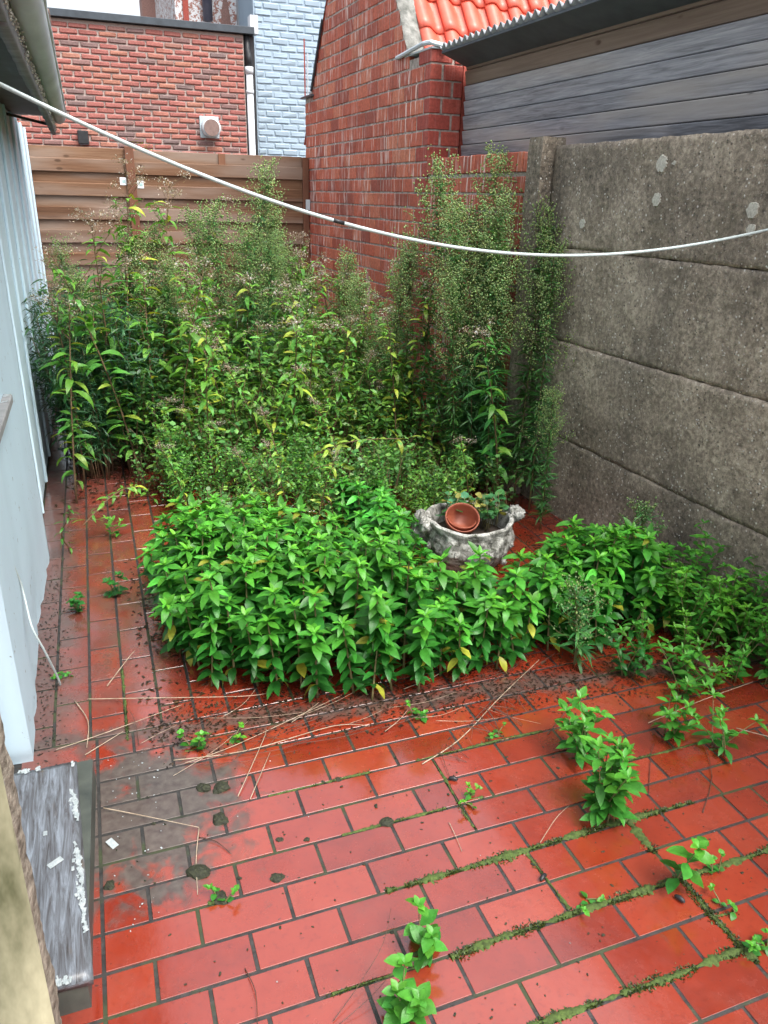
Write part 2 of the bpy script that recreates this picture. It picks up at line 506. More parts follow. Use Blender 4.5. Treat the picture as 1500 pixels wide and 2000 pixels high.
MAT['slat_wood'] = m_wood('slat_wood', [(0.34, (0.10, 0.105, 0.115)), (0.56, (0.32, 0.33, 0.36)), (0.80, (0.60, 0.60, 0.62))], (4.0, 75, 75), 0.6, (0.03, 0.028, 0.03), grey=(0.36, 0.33, 0.30))
MAT['slat_brown'] = m_wood('slat_brown', [(0.3, (0.14, 0.10, 0.075)), (0.8, (0.34, 0.27, 0.21))], (1.2, 45, 45), 0.7)
MAT['old_wood'] = m_wood('old_wood', [(0.3, (0.085, 0.09, 0.095)), (0.8, (0.29, 0.30, 0.30))], (1.5, 30, 30), 0.85)

def m_step():
    m, nt, out = new_mat('peeling_step')
    t = nt.nodes.new('ShaderNodeTexCoord')
    def sc(s):
        v = node(nt, 'ShaderNodeVectorMath', operation='MULTIPLY'); nt.links.new(t.outputs['Object'], v.inputs[0]); v.inputs[1].default_value = s
        return v.outputs[0]
    g = noise(nt, sc((95, 8, 95)), 1.0, 8, 0.7, 0.9)
    c = ramp(nt, g, [(0.32, (0.035, 0.030, 0.028)), (0.5, (0.105, 0.115, 0.13)), (0.70, (0.21, 0.245, 0.285))])
    d = noise(nt, sc((30, 5, 30)), 1.0, 4, 0.6)
    c = mix(nt, smooth(nt, d, 0.60, 0.75), c, (0.10, 0.075, 0.05))
    pbsdf(nt, out, c, 0.28, bump(nt, g, 0.4, 0.004), 0.5)
    return m
MAT['step_top'] = m_step()
MAT['step_side'] = simple('step_side', (0.035, 0.042, 0.038), (0.075, 0.085, 0.072), 0.45, 12, bmp=0.15)
MAT['plaster'] = simple('plaster', (0.050, 0.055, 0.022), (0.42, 0.40, 0.27), 0.85, 9, (1, 1, 0.4), 0.3, 0.01)
MAT['plaster_edge'] = simple('plaster_edge', (0.05, 0.040, 0.028), (0.30, 0.27, 0.22), 0.9, 50, bmp=0.9, bdist=0.01)
MAT['zinc'] = simple('zinc', (0.36, 0.43, 0.47), (0.56, 0.64, 0.68), 0.55, 8, (1, 0.3, 1), 0.15, 0.003, 0.4, 0.0)
MAT['dark_trim'] = simple('dark_trim', (0.035, 0.045, 0.055), (0.055, 0.07, 0.085), 0.4, 10, bmp=0.05)
MAT['black'] = simple('black', (0.012, 0.013, 0.015), (0.025, 0.027, 0.03), 0.45, 30, bmp=0.05)
MAT['soffit'] = simple('soffit', (0.065, 0.080, 0.095), (0.10, 0.12, 0.14), 0.7, 8, bmp=0.1)
MAT['pipe_grey'] = simple('pipe_grey', (0.50, 0.54, 0.58), (0.60, 0.64, 0.68), 0.4, 10, bmp=0.03)
MAT['pipe_dark'] = simple('pipe_dark', (0.10, 0.10, 0.14), (0.16, 0.16, 0.20), 0.5, 10, bmp=0.03)
MAT['white_plastic'] = simple('white_plastic', (0.34, 0.41, 0.41), (0.46, 0.53, 0.53), 0.4, 60, bmp=0.1)
MAT['sticker'] = simple('sticker', (0.72, 0.76, 0.78), (0.80, 0.83, 0.84), 0.5, 30, bmp=0.02)
MAT['sticker_print'] = simple('sticker_print', (0.25, 0.42, 0.42), (0.40, 0.55, 0.55), 0.5, 300, bmp=0.0)
MAT['vent_brown'] = simple('vent_brown', (0.15, 0.10, 0.09), (0.22, 0.15, 0.13), 0.6, 30)
MAT['clay_pot'] = simple('clay_pot', (0.20, 0.050, 0.026), (0.29, 0.085, 0.045), 0.5, 25, bmp=0.1)
MAT['lichen'] = simple('lichen', (0.32, 0.31, 0.26), (0.56, 0.55, 0.48), 0.9, 130, bmp=0.4)
MAT['roof_clay'] = simple('roof_clay', (0.40, 0.070, 0.042), (0.68, 0.115, 0.068), 0.42, 14, bmp=0.1, spec=0.5)
MAT['corrugated'] = simple('corrugated', (0.20, 0.22, 0.24), (0.40, 0.42, 0.44), 0.6, 30)
MAT['shed_tile'] = simple('shed_tile', (0.10, 0.065, 0.05), (0.24, 0.17, 0.14), 0.7, 12, bmp=0.3)
MAT['earth'] = simple('earth', (0.05, 0.04, 0.03), (0.12, 0.10, 0.07), 0.95, 3, bmp=0.5)

def m_stone():
    m, nt, out = new_mat('weathered_stone')
    p = opos(nt, (1, 1, 1), False)
    n = noise(nt, p, 20.0, 6, 0.7)
    n2 = noise(nt, p, 70.0, 4, 0.6)
    c = ramp(nt, n, [(0.32, (0.035, 0.035, 0.028)), (0.46, (0.24, 0.24, 0.215)), (0.58, (0.50, 0.50, 0.465)), (0.75, (0.70, 0.70, 0.66))])
    c = mix(nt, smooth(nt, n2, 0.54, 0.70), c, (0.07, 0.075, 0.05))
    pbsdf(nt, out, c, 0.85, bump(nt, mathn(nt, 'ADD', n, mathn(nt, 'MULTIPLY', n2, 0.5)), 0.9, 0.012), 0.3)
    return m
MAT['stone'] = m_stone()

# ================================================================== SETTING
g = MB()
g.add([(-150, -150, -0.06), (150, -150, -0.06), (150, 150, -0.06), (-150, 150, -0.06)], [[0, 1, 2, 3]])
tag(g.obj('ground', MAT['earth']), kind='structure')

# ------------------------------------------------------------------ paved courtyard
TH = 0.0396                       # the right-hand walls run a little askew
def RW(x, y, z=0.0):
    return (2.283 + x * math.cos(TH) - y * math.sin(TH), x * math.sin(TH) + y * math.cos(TH), z)

fl = MB()
fl.add([(-0.9, -0.8, -0.0022), (2.7, -0.8, -0.0022), (2.7, 7.7, -0.0022), (-0.9, 7.7, -0.0022)], [[0, 1, 2, 3]])
floor = tag(fl.obj('courtyard_floor', MAT['floor_mortar']), kind='structure')

tile_cache = {}
def tile_mesh(lx, ly):
    key = (round(lx, 3), round(ly, 3), random.randrange(3))
    if key not in tile_cache:
        V, F = cbox(lx, ly, 0.018, 0.0005, 0.0004, random.Random(len(tile_cache)))
        tile_cache[key] = MB().add(V, F).mesh('paving_tile', MAT['tile'])
    return tile_cache[key]

def put_tile(x0, x1, y0, y1, gap=0.0088, into=None):
    lx, ly = x1 - x0 - gap, y1 - y0 - gap
    if lx < 0.015: return
    cx, cy = (x0 + x1) / 2, (y0 + y1) / 2
    z = -0.009 + random.uniform(-0.0006, 0.0008)
    rot = (random.gauss(0, 0.004), random.gauss(0, 0.003), random.gauss(0, 0.004))
    if into is not None:
        V, F = cbox(lx, ly, 0.018, 0.0005)
        into.add(V, F, Matrix.Translation((cx, cy, z)) @ Matrix.Rotation(rot[0], 4, 'X') @ Matrix.Rotation(rot[1], 4, 'Y'))
    else:
        inst('paving_tile', tile_mesh(lx, ly), floor, (cx, cy, z), rot)

X0, HALF, Y0 = -0.1367, 0.10284, 1.7403
rest = MB()
for k in range(-3, 21):
    ya, yb = Y0 - 0.1 * (k + 1), Y0 - 0.1 * k
    xs = [X0]
    i = 2 if k % 2 == 0 else 1
    while X0 + HALF * i < 2.20:
        xs.append(X0 + HALF * i); i += 2
    if k in (5, 6):                                     # the seam where one slab of tiles ends
        xs = [x for x in xs if x < 0.83] + [0.88]
        xs += ([0.983, 1.19, 1.293, 1.499, 1.602, 1.808, 1.911, 2.117] if k == 5 else [1.086, 1.19, 1.396, 1.499, 1.705, 1.808, 2.014])
    if k in (1, 2, 3) and not any(abs(x - 0.787) < 0.02 for x in xs): xs = sorted(xs + [0.787])
    if k in (7, 8) and not any(abs(x - 1.197) < 0.03 for x in xs): xs = sorted(xs + [1.197])
    xs.append(2.25)
    for a, b in zip(xs[:-1], xs[1:]):
        put_tile(a, b, ya, yb, into=None if k < 11 else rest)
    put_tile(-0.345, X0, ya, yb, into=rest)
YB = Y0 + 0.3
for c in range(-3, 23):
    xa = -0.05 + 0.104 * c
    xb = xa + 0.104
    if xa > 2.22: break
    y = YB - (0.1028 if c % 2 else 0)
    first = True
    while y < 7.4:
        a, b = max(y, YB), y + 0.2057
        put_tile(xa, min(xb, 2.26), a, b, into=None if (c <= 3 and a < 4.25) else rest)
        y = b
tag(rest.obj('paving_tile', MAT['tile'], floor), kind='stuff')

# ------------------------------------------------------------------ concrete panel wall on the right
def rwroot(name, ly):
    return empty(name, RW(0, ly), TH)

def slab_mesh(name, nu, nv, y0, y1, z0, z1, thick, seed, mat, edge=0.007):
    V = []
    for side in (0, 1):
        for j in range(nv + 1):
            for i in range(nu + 1):
                y = y0 + (y1 - y0) * i / nu
                z = z0 + (z1 - z0) * j / nv
                if side == 0:
                    e = min(z - z0, z1 - z)
                    x = 0.0022 * wob(y * 9 + seed, z * 9) + 0.0016 * random.uniform(-1, 1) + edge * math.exp(-max(e, 0) / 0.007) * (1 + 0.6 * wob(y * 14 + seed * 3, z * 2))
                    dz = 0.0
                    if j == nv: dz = 0.003 * wob(y * 25 + seed, 1.0) + random.uniform(-0.002, 0.0015)
                    if j == 0: dz = 0.003 * wob(y * 21 + seed, 5.0)
                    V.append((x, y, z + dz))
                else:
                    V.append((thick, y, z))
    n1 = (nu + 1) * (nv + 1)
    F = []
    for j in range(nv):
        for i in range(nu):
            a = j * (nu + 1) + i
            F.append([a, a + nu + 1, a + nu + 2, a + 1])
            F.append([n1 + a, n1 + a + 1, n1 + a + nu + 2, n1 + a + nu + 1])
    for i in range(nu):
        F.append([i, i + 1, n1 + i + 1, n1 + i])
        t = nv * (nu + 1) + i
        F.append([t + 1, t, n1 + t, n1 + t + 1])
    for j in range(nv):
        l, r = j * (nu + 1), j * (nu + 1) + nu
        F.append([l + nu + 1, l, n1 + l, n1 + l + nu + 1])
        F.append([r, r + nu + 1, n1 + r + nu + 1, n1 + r])
    me = bpy.data.meshes.new(name)
    me.from_pydata(V, [], F)
    me.materials.append(mat)
    set_smooth(me)
    return me

cw = rwroot('concrete_wall', 2.5)
tag(cw, 'weathered grey-brown pebbled concrete panel wall on the right of the courtyard', 'wall')
ZP = [(-0.03, 0.414), (0.417, 0.886), (0.889, 1.3205), (1.323, 1.772)]
for bi, (ya, yb) in enumerate(((1.49, 3.50), (-0.60, 1.35))):
    for k, (za, zb) in enumerate(ZP):
        me = slab_mesh('panel', 110 if bi == 0 else 30, 26 if bi == 0 else 8, ya - 2.5, yb - 2.5, za, zb, 0.05, k * 3.1 + bi * 7, MAT['concrete'], 0.003)
        inst('panel', me, cw, (random.uniform(-0.004, 0.004), 0, 0), (0, 0, 0))
def post_mesh():
    prof = [(-0.065, -0.062), (0.07, -0.062), (0.07, 0.062), (-0.065, 0.062)]
    V, F = [], []
    zs = [-0.05 + 1.86 * j / 30 for j in range(31)]
    ring = []
    for (a, b), (c, d) in zip(prof, prof[1:] + prof[:1]):
        for t in range(4):
            ring.append((a + (c - a) * t / 4, b + (d - b) * t / 4))
    for j, z in enumerate(zs):
        for (x, y) in ring:
            q = 0.003 * wob(x * 40 + y * 30, z * 12) + random.uniform(-0.0018, 0.0018)
            s = 1.0 if j < 30 else 0.93
            V.append((x * s + q, y * s + q, z))
    n = len(ring)
    for j in range(30):
        for i in range(n):
            k = (i + 1) % n
            F.append([j * n + i, j * n + k, (j + 1) * n + k, (j + 1) * n + i])
    F.append([30 * n + i for i in range(n)])
    return MB().add(V, F).mesh('post', MAT['concrete'], False)
pm = post_mesh()
for y in (3.575, 1.42, -0.68):
    inst('post', pm, cw, (0.0, y - 2.5, 0.0))
for (y, z, r) in ((2.746, 1.675, 0.030), (2.745, 1.543, 0.025), (3.22, 1.435, 0.021), (2.24, 1.45, 0.020), (2.25, 1.515, 0.026), (2.674, 1.676, 0.008)):
    n = 30
    V = [(-0.0045, 0, 0)] + [(-0.0035, r * 0.95 * (1 + 0.20 * wob(k * .8, y * 9) + 0.08 * wob(k * 2.3, 1)) * math.cos(6.283 * k / n), r * (1 + 0.20 * wob(k * .7, z * 7) + 0.08 * wob(k * 2.1, 3)) * math.sin(6.283 * k / n)) for k in range(n)]
    V += [(0.004, v[1] * 1.05, v[2] * 1.05) for v in V[1:n + 1]]
    F = [[0, 1 + (k + 1) % n, 1 + k] for k in range(n)] + [[1 + k, 1 + (k + 1) % n, n + 1 + (k + 1) % n, n + 1 + k] for k in range(n)]
    MB().add(V, F).obj('lichen_spot', MAT['lichen'], cw, loc=(0.0, y - 2.5, z))

# ------------------------------------------------------------------ bricks
def brick_set(name, mat, L, D, H, n=5, c=0.004, jit=0.0016):
    """variants of one brick, D is the depth; long side along local Y, face towards -X"""
    out = []
    for i in range(n):
        V, F = cbox(D, L, H, c, jit, random.Random(i * 13 + 5))
        out.append(MB().add(V, F).mesh(name, mat))
    return out

# brick gable house with red pantile roof
gh = rwroot('brick_gable_house', 4.92)
tag(gh, 'old red brick gable wall with white lime streaks and bright red clay pantile roof', 'house')
C_H = 0.0915
YN, YF = 4.92, 7.54
def y_lo(z): return YN if z < 2.33 else max(YN, 5.29 + (z - 2.396) / 1.54)
def y_hi(z): return YF if z < 2.31 else min(YF, 7.27 - (z - 2.40) / 1.50)
PEAK = 3.86
core = MB()
outline = [(YN + 0.006, 0), (YF - 0.006, 0), (YF - 0.006, 2.31), (7.27, 2.40), (6.285, PEAK), (5.29, 2.396), (5.27, 2.34), (YN + 0.006, 2.34)]
core.prism([(y - 4.92, z) for (y, z) in outline], 0, 0.0042, 0.215)
core.obj('mortar_core', MAT['gable_mortar'], gh)
bset = brick_set('brick', MAT['gable_brick'], 0.190, 0.04, 0.081)
hidden = MB()
nc = 0
for k in range(0, 42):
    z0 = k * C_H
    zc = z0 + C_H / 2
    lo, hi = y_lo(zc), y_hi(zc)
    if hi - lo < 0.1: break
    off = (0.0, 0.1, 0.02, 0.11)[k % 4]
    y = lo if zc < 2.33 else YN + (math.floor((lo - YN) / 0.2)) * 0.2 - off
    edges = [lo]
    yy = YN + (0.19 if k % 2 else 0.095)
    while yy < hi - 0.03:
        if yy > lo + 0.03: edges.append(yy)
        yy += 0.2 + random.uniform(-0.012, 0.012)
    edges.append(hi)
    for a, b in zip(edges[:-1], edges[1:]):
        w = b - a - 0.010
        if w < 0.02: continue
        corner = (a <= YN + 0.001)
        vis = (0.62 < zc < 3.02)
        loc = (0.02 + random.uniform(-0.0025, 0.0015), (a + b) / 2 - 4.92, zc)
        if corner and zc < 2.36: continue
        if vis and nc < 292:
            o = inst('brick', random.choice(bset), gh, loc, (random.gauss(0, .006), random.gauss(0, .01), random.gauss(0, .006)), (1, w / 0.19, 1))
            nc += 1
        else:
            V, F = cbox(0.04, w, 0.081, 0.004)
            hidden.add(V, F, Matrix.Translation(loc))
tag(hidden.obj('brick', MAT['gable_brick'], gh), kind='stuff')
# clean new bricks of the corner, seen on the end face
for k in range(0, 26):
    z0 = k * C_H
    zc = z0 + C_H / 2
    if zc > 2.36: break
    la = 0.19 if k % 2 else 0.095
    wa, wb = ((0.075, 0.128), (0.146, 0.057))[k % 2]
    V, F = cbox(wa, la - 0.010, 0.081, 0.003, 0.001, random.Random(k))
    MB().add(V, F).obj('corner_brick', MAT['red_brick'], gh, loc=(wa / 2 - 0.001, la / 2 - 0.006, zc))
    V, F = cbox(wb, 0.05, 0.081, 0.003, 0.001, random.Random(k + 50))
    MB().add(V, F).obj('corner_brick', MAT['red_brick'], gh, loc=(0.218 - wb / 2, 0.022, zc))
# front wall of the house behind the shed, far wall
MB().box(0.23, 3.4, 0.012, 0.2, 0, 2.33).obj('front_wall', MAT['red_brick'], gh)
# cement verge on the near slope and the far slope
for (ya, za, yb, zb) in ((5.27, 2.345, 6.285, PEAK), (7.29, 2.36, 6.285, PEAK)):
    L = math.hypot(yb - ya, zb - za)
    ny, nz = (zb - za) / L, -(yb - ya) / L
    if nz < 0: ny, nz = -ny, -nz
    def vf(u, v, ya=ya, za=za, yb=yb, zb=zb, ny=ny, nz=nz):
        t = u
        off = 0.046 + 0.008 * wob(t * 14, v * 5) - (0.02 if v in (0.0, 1.0) else 0)
        x = -0.006 + 0.15 * v + 0.006 * wob(t * 20, 3)
        return (x, ya + (yb - ya) * t - 4.92 + ny * off, za + (zb - za) * t + nz * off)
    inst('verge', grid_mesh('verge', 60, 6, vf, MAT['cement']), gh)
# roof deck + pantiles on the slope that faces the camera
sl = math.atan2(PEAK - 2.36, 6.285 - 5.26)
dk = MB()
dk.add([(0.12, 5.02 - 4.92, 2.31 - 0.30), (3.4, 5.02 - 4.92, 2.31 - 0.30), (3.4, 6.285 - 4.92, PEAK + 0.02), (0.12, 6.285 - 4.92, PEAK + 0.02)], [[0, 1, 2, 3]])
dk.add([(0.0, 7.6 - 4.92, 1.95), (3.4, 7.6 - 4.92, 1.95), (3.4, 6.285 - 4.92, PEAK + 0.03), (0.0, 6.285 - 4.92, PEAK + 0.03)], [[0, 1, 2, 3]])
dk.obj('roof_deck', MAT['roof_clay'], gh)
TW, GA = 0.182, 0.245
def pantile(left=False):
    n, m = 14, 5
    V, F = [], []
    prof = []
    for i in range(n + 1):
        u = i / n
        h = 0.026 * math.sin(2 * math.pi * (u * 0.98 + 0.02)) if not left else 0.026 * math.sin(2 * math.pi * (u + 0.02))
        prof.append((u * (TW + 0.022), h))
    for layer in (0, 1):
        for j in range(m + 1):
            s = j / m * (GA + 0.07)
            for (x, h) in prof:
                V.append((x, s, h - layer * 0.014 + (0.018 - 0.018 * j / m)))
    k = (n + 1) * (m + 1)
    for j in range(m):
        for i in range(n):
            a = j * (n + 1) + i
            F.append([a, a + 1, a + n + 2, a + n + 1])
            F.append([k + a, k + a + n + 1, k + a + n + 2, k + a + 1])
    for i in range(n):
        F.append([i + 1, i, k + i, k + i + 1])
        b = m * (n + 1) + i
        F.append([b, b + 1, k + b + 1, k + b])
    for j in range(m):
        a = j * (n + 1)
        F.append([a, a + n + 1, k + a + n + 1, k + a])
        a += n
        F.append([a + n + 1, a, k + a, k + a + n + 1])
    return MB().add(V, F).mesh('roof_tile', MAT['roof_clay'], True)
pt = pantile()
for row in range(0, 6):
    for c in range(0, 11 if row < 3 else 9):
        s = row * GA - 0.04
        inst('roof_tile', pt, gh, (0.105 + c * TW, 5.235 - 4.92 + s * math.cos(sl), 2.345 + s * math.sin(sl) + 0.02 + random.uniform(-.002, .002)), (sl, 0, random.gauss(0, .004)))
# zinc flashing over the shoulder
fz = MB()
fz.tube([(-0.015, 0.50, 2.372), (-0.012, 0.10, 2.40), (-0.010, -0.01, 2.392), (0.10, -0.03, 2.372)], 0.014, 8)
fz.box(-0.005, 0.21, -0.012, 0.40, 2.362, 2.374, 0.002)
fz.obj('flashing', MAT['zinc'], gh)
fz = MB()
fz.box(-0.03, 0.2, 7.27 - 4.92, 7.58 - 4.92, 2.318, 2.334, 0.002)
fz.obj('flashing', MAT['dark_trim'], gh)
fz = MB()
fz.tube([(-0.016, 7.30 - 4.92, 2.36), (-0.016, 6.98 - 4.92, 2.84)], 0.011, 6)
fz.obj('lead_edge', MAT['dark_trim'], gh)
MB().tube([(-0.01, 7.50 - 4.92, 2.33), (-0.012, 7.50 - 4.92, 2.78)], 0.006, 6).obj('rod', MAT['red_brick'], gh)
MB().tube([(-0.01, 7.42 - 4.92, 2.33), (-0.012, 7.41 - 4.92, 2.66)], 0.006, 6).obj('rod', MAT['pipe_grey'], gh)

# low brick wall between the gable house and the concrete post
lw = rwroot('low_brick_wall', 4.25)
tag(lw, 'low red brick wall with upright capping bricks between gable corner and concrete post', 'wall')
MB().box(0.0045, 0.19, 3.645 - 4.25, 4.908 - 4.25, 0, 1.662, 0.002).obj('mortar_core', MAT['gable_mortar'], lw)
for k in range(0, 18):
    zc = k * C_H + C_H / 2
    if zc > 1.65: break
    yy = 3.65 + (0.0 if k % 2 else 0.1)
    ed = [3.65] + [y for y in np.arange(yy, 4.89, 0.2) if y > 3.68] + [4.905]
    for a, b in zip(ed[:-1], ed[1:]):
        w = b - a - 0.01
        if w < 0.03: continue
        inst('brick', random.choice(bset), lw, (0.02 + random.uniform(-.002, .002), (a + b) / 2 - 4.25, zc), (0, random.gauss(0, .01), random.gauss(0, .006)), (1, w / 0.19, 1))
cap = []
for i in range(4):
    V, F = cbox(0.205, 0.056, 0.094, 0.004, 0.0015, random.Random(i + 90))
    cap.append(MB().add(V, F).mesh('capping_brick', MAT['gable_brick']))
y = 3.65
while y < 4.88:
    inst('capping_brick', random.choice(cap), lw, (0.098, y + 0.029 - 4.25, 1.709 + random.uniform(-.002, .002)), (0, 0, random.gauss(0, .01)))
    y += 0.0635
MB().box(0.006, 0.195, 3.65 - 4.25, 4.90 - 4.25, 1.663, 1.745, 0.002).obj('mortar_bed', MAT['gable_mortar'], lw)

# timber shed behind the walls
ts = rwroot('timber_shed', 2.8)
tag(ts, 'dark grey timber shed wall with corrugated roof edge behind the concrete wall', 'shed')
MB().box(0.262, 2.6, -0.4 - 2.8, 4.90 - 2.8, 0, 2.262, 0.002).obj('inner_wall', MAT['black'], ts)
z = 1.43
pk = 0
while z < 2.27:
    h = 0.083
    zt = min(z + h - 0.004, 2.285)
    m_ = MB()
    V, F = cbox(5.28, 0.022, zt - z, 0.004, 0.0, None)
    m_.add(V, F)
    o = m_.obj('plank', MAT['slat_brown'] if z + h > 2.255 else MAT['slat_wood'], ts, loc=(0.236, 2.255 - 2.8, (z + zt) / 2))
    o.rotation_euler = (R(-9), 0, R(90) + random.gauss(0, 0.0008))
    z += h
    pk += 1
# soffit and corrugated sheet: the high edge faces the yard
sf = MB()
ya, yb = -0.4 - 2.8, 4.885 - 2.8
sf.prism([(0.05, 2.335), (0.262, 2.262), (0.262, 2.275), (0.05, 2.347)], 1, ya, yb)
sf.obj('soffit', MAT['soffit'], ts)
cs = MB()
per = 0.066
n = int((yb - ya) / per) * 6
V, F = [], []
for layer in (0, 1):
    for (x, z) in ((0.035, 2.372), (2.7, 1.45)):
        for i in range(n + 1):
            yv = ya + i * per / 6
            V.append((x, yv, z + 0.0155 * math.sin(i * math.pi / 3) - layer * 0.006))
w = n + 1
for i in range(n):
    F += [[i, i + 1, w + i + 1, w + i], [2 * w + i + 1, 2 * w + i, 3 * w + i, 3 * w + i + 1], [i + 1, i, 2 * w + i, 2 * w + i + 1]]
cs.add(V, F)
cs.obj('corrugated_roof', MAT['corrugated'], ts, True)

# ------------------------------------------------------------------ board fence at the back
fe = empty('wooden_fence', (0.8, 7.45, 0))
tag(fe, 'brown overlapping horizontal board fence across the back of the courtyard', 'fence')
def plank(x0, x1, z0, z1, y, tilt=0.0):
    V, F = cbox(x1 - x0, 0.018, z1 - z0, 0.003, 0.0015, random)
    o = MB().add(V, F).obj('board', MAT['fence_wood'], fe, loc=((x0 + x1) / 2 - 0.8, y, (z0 + z1) / 2))
    o.rotation_euler = (tilt, random.gauss(0, 0.0015), 0)
for (x0, x1, ztop) in ((-0.36, 0.385, 1.850), (0.455, 1.925, 1.842)):
    z = ztop
    k = 0
    while z > 0.05:
        if k % 2 == 0: plank(x0, x1, z - 0.115, z, 0.018, 0.0)
        else: plank(x0, x1, z - 0.100, z + 0.002, -0.008, R(2.0))
        z -= 0.0905 if k % 2 == 0 else 0.0955
        k += 1
for x in (0.30, 0.53, 1.22, 1.86):
    MB().box(-0.03, 0.03, 0.034, 0.075, 0.02, 1.835).obj('back_batten', MAT['post_wood'], fe, loc=(x - 0.8, 0, 0))
o = MB().box(-0.036, 0.036, -0.036, 0.036, 0, 1.868, 0.004).obj('post', MAT['post_wood'], fe, loc=(0.42 - 0.8, -0.02, 0))
MB().box(-0.028, 0.028, -0.03, 0.03, 0, 1.84, 0.004).obj('post', MAT['post_wood'], fe, loc=(1.952 - 0.8, -0.006, 0))
MB().box(-0.03, 0.03, -0.04, -0.022, 1.735, 1.842, 0.002).obj('cleat', MAT['post_wood'], fe, loc=(1.20 - 0.8, 0.03, 0))
for (x, z) in ((0.352, 1.597), (0.492, 1.575)):
    s = MB().box(-0.026, 0.026, -0.001, 0.001, -0.030, 0.030, 0.0004).obj('sticker', MAT['sticker'], fe, loc=(x - 0.8, -0.022, z))
    MB().box(-0.012, 0.014, -0.0012, 0.0, -0.012, 0.012, 0.0003).obj('print', MAT['sticker_print'], s, loc=(0.004, -0.0012, -0.002))
MB().box(-0.02, 0.02, -0.004, 0.004, -0.045, 0.045, 0.001).obj('bracket', MAT['zinc'], fe, loc=(1.965 - 0.8, -0.045, 1.44))

# ------------------------------------------------------------------ flat-roofed brick building behind the fence
YBK = 11.0
bb = empty('brick_outbuilding', (1.0, YBK, 0))
tag(bb, 'flat roofed pinkish red brick building behind the board fence', 'building')
MB().box(-3.0, 1.118, 0.006, 2.2, 0, 3.345, 0.002).obj('mortar_core', MAT['back_mortar'], bb)
bbs = []
for i in range(6):
    V, F = cbox(0.196, 0.03, 0.050, 0.009, 0.0025, random.Random(i + 31))
    bbs.append(MB().add(V, F).mesh('brick', MAT['back_brick']))
lowb = MB()
nb = 0
for k in range(0, 54):
    zc = 0.02 + k * 0.0622 + 0.03
    if zc > 3.33: break
    x = 2.115 - (0.0 if k % 2 else 0.11)
    if k % 2 == 0: 
        ends = [(2.115 - 0.105, 2.115)]
    else:
        ends = []
    xx = 2.115 - (0.105 if k % 2 == 0 else 0.0)
    while xx > -1.6:
        ends.append((xx - 0.215 + random.uniform(-.006, .006), xx)); xx -= 0.215
    for (a, b) in ends:
        wv = b - a - 0.017
        vis = zc > 1.83 and b > (-0.12 if zc > 2.2 else -0.42)
        loc = ((a + b) / 2 - 1.0, 0.004 + random.uniform(-.004, .004), zc)
        if vis and nb < 296:
            inst('brick', random.choice(bbs), bb, loc, (random.gauss(0, .01), random.gauss(0, .012), 0), (wv / 0.196, 1, random.uniform(.9, 1.06)))
            nb += 1
        else:
            V, F = cbox(wv, 0.03, 0.05, 0.008)
            lowb.add(V, F, Matrix.Translation(loc))
tag(lowb.obj('brick', MAT['back_brick'], bb), kind='stuff')
MB().box(-3.05, 1.25, -0.06, 2.25, 3.352, 3.43, 0.004).obj('roof_trim', MAT['dark_trim'], bb)
MB().box(1.121, 1.262, 0.05, 0.5, 0, 3.35, 0.003).obj('gap_shade_panel', MAT['black'], bb)  # black panel stands in for the shaded recess between the buildings
dp = MB()
dp.tube([(1.175, -0.01, 0.0), (1.175, -0.01, 2.98)], 0.043, 12)
dp.tube([(1.175, -0.01, 2.92), (1.175, -0.01, 3.0)], 0.052, 12)
dp.tube([(1.175, -0.01, 2.70), (1.175, -0.01, 2.74)], 0.05, 12)
dp.obj('downpipe', MAT['pipe_grey'], bb, True)
MB().tube([(1.175, -0.01, 2.99), (1.172, -0.01, 3.12), (1.165, 0.03, 3.2), (1.165, 0.03, 3.36)], [0.038, 0.038, 0.038, 0.038], 10).obj('swan_neck', MAT['black'], bb, True)
MB().box(1.20, 1.30, -0.05, 0.1, 3.36, 3.56, 0.003).obj('hopper', MAT['pipe_grey'], bb)
vt = MB()
vt.box(-0.13, 0.11, -0.012, 0.004, -0.12, 0.13, 0.004)
vt = vt.obj('wall_vent', MAT['zinc'], bb, loc=(0.645, -0.012, 2.285))
cy = MB()
cy.tube([(0.0, -0.01, 0.0), (0.0, -0.13, -0.005)], 0.115, 24)
cy.obj('duct', MAT['pipe_grey'], vt, True)
MB().tube([(0.0, -0.125, -0.005), (0.0, -0.137, -0.005)], 0.096, 24).obj('duct_cap', MAT['vent_brown'], vt)
lp = MB().box(-0.062, 0.062, -0.10, 0.0, -0.075, 0.075, 0.008).obj('wall_lamp', MAT['black'], bb, loc=(0.105 - 1.0, -0.015, 2.105))
MB().box(-0.05, 0.05, -0.09, -0.02, -0.002, 0.004, 0.001).obj('lamp_glass', MAT['pipe_dark'], lp, loc=(0, 0, -0.078))

# ------------------------------------------------------------------ white painted house, peeling house and stepped gable far behind
wh = empty('white_brick_house', (3.4, 12.0, 0))
tag(wh, 'tall house wall of pale blue-white painted bricks behind the brick gable', 'house')
MB().box(2.46 - 3.4, 6.0 - 3.4, 0.008, 5.0, 0, 7.0, 0.002).obj('wall', MAT['house_white'], wh)
wbs = []
for i in range(5):
    V, F = cbox(0.224, 0.03, 0.073, 0.0145, 0.004, random.Random(i + 71))
    wbs.append(MB().add(V, F).mesh('painted_brick', MAT['house_white']))
k = 0
z = 1.80
while z < 4.35:
    xx = 2.47 - (0.115 if k % 2 else 0.0)
    while xx < 3.75:
        a, b = max(xx, 2.47), xx + 0.232
        if b - a > 0.05:
            inst('painted_brick', random.choice(wbs), wh, ((a + b) / 2 - 3.4, 0.013 + random.uniform(-.004, .003), z + 0.04), (random.gauss(0, .012), random.gauss(0, .012), 0), ((b - a - 0.01) / 0.222, 1, 1))
        xx += 0.232
    z += 0.0815
    k += 1
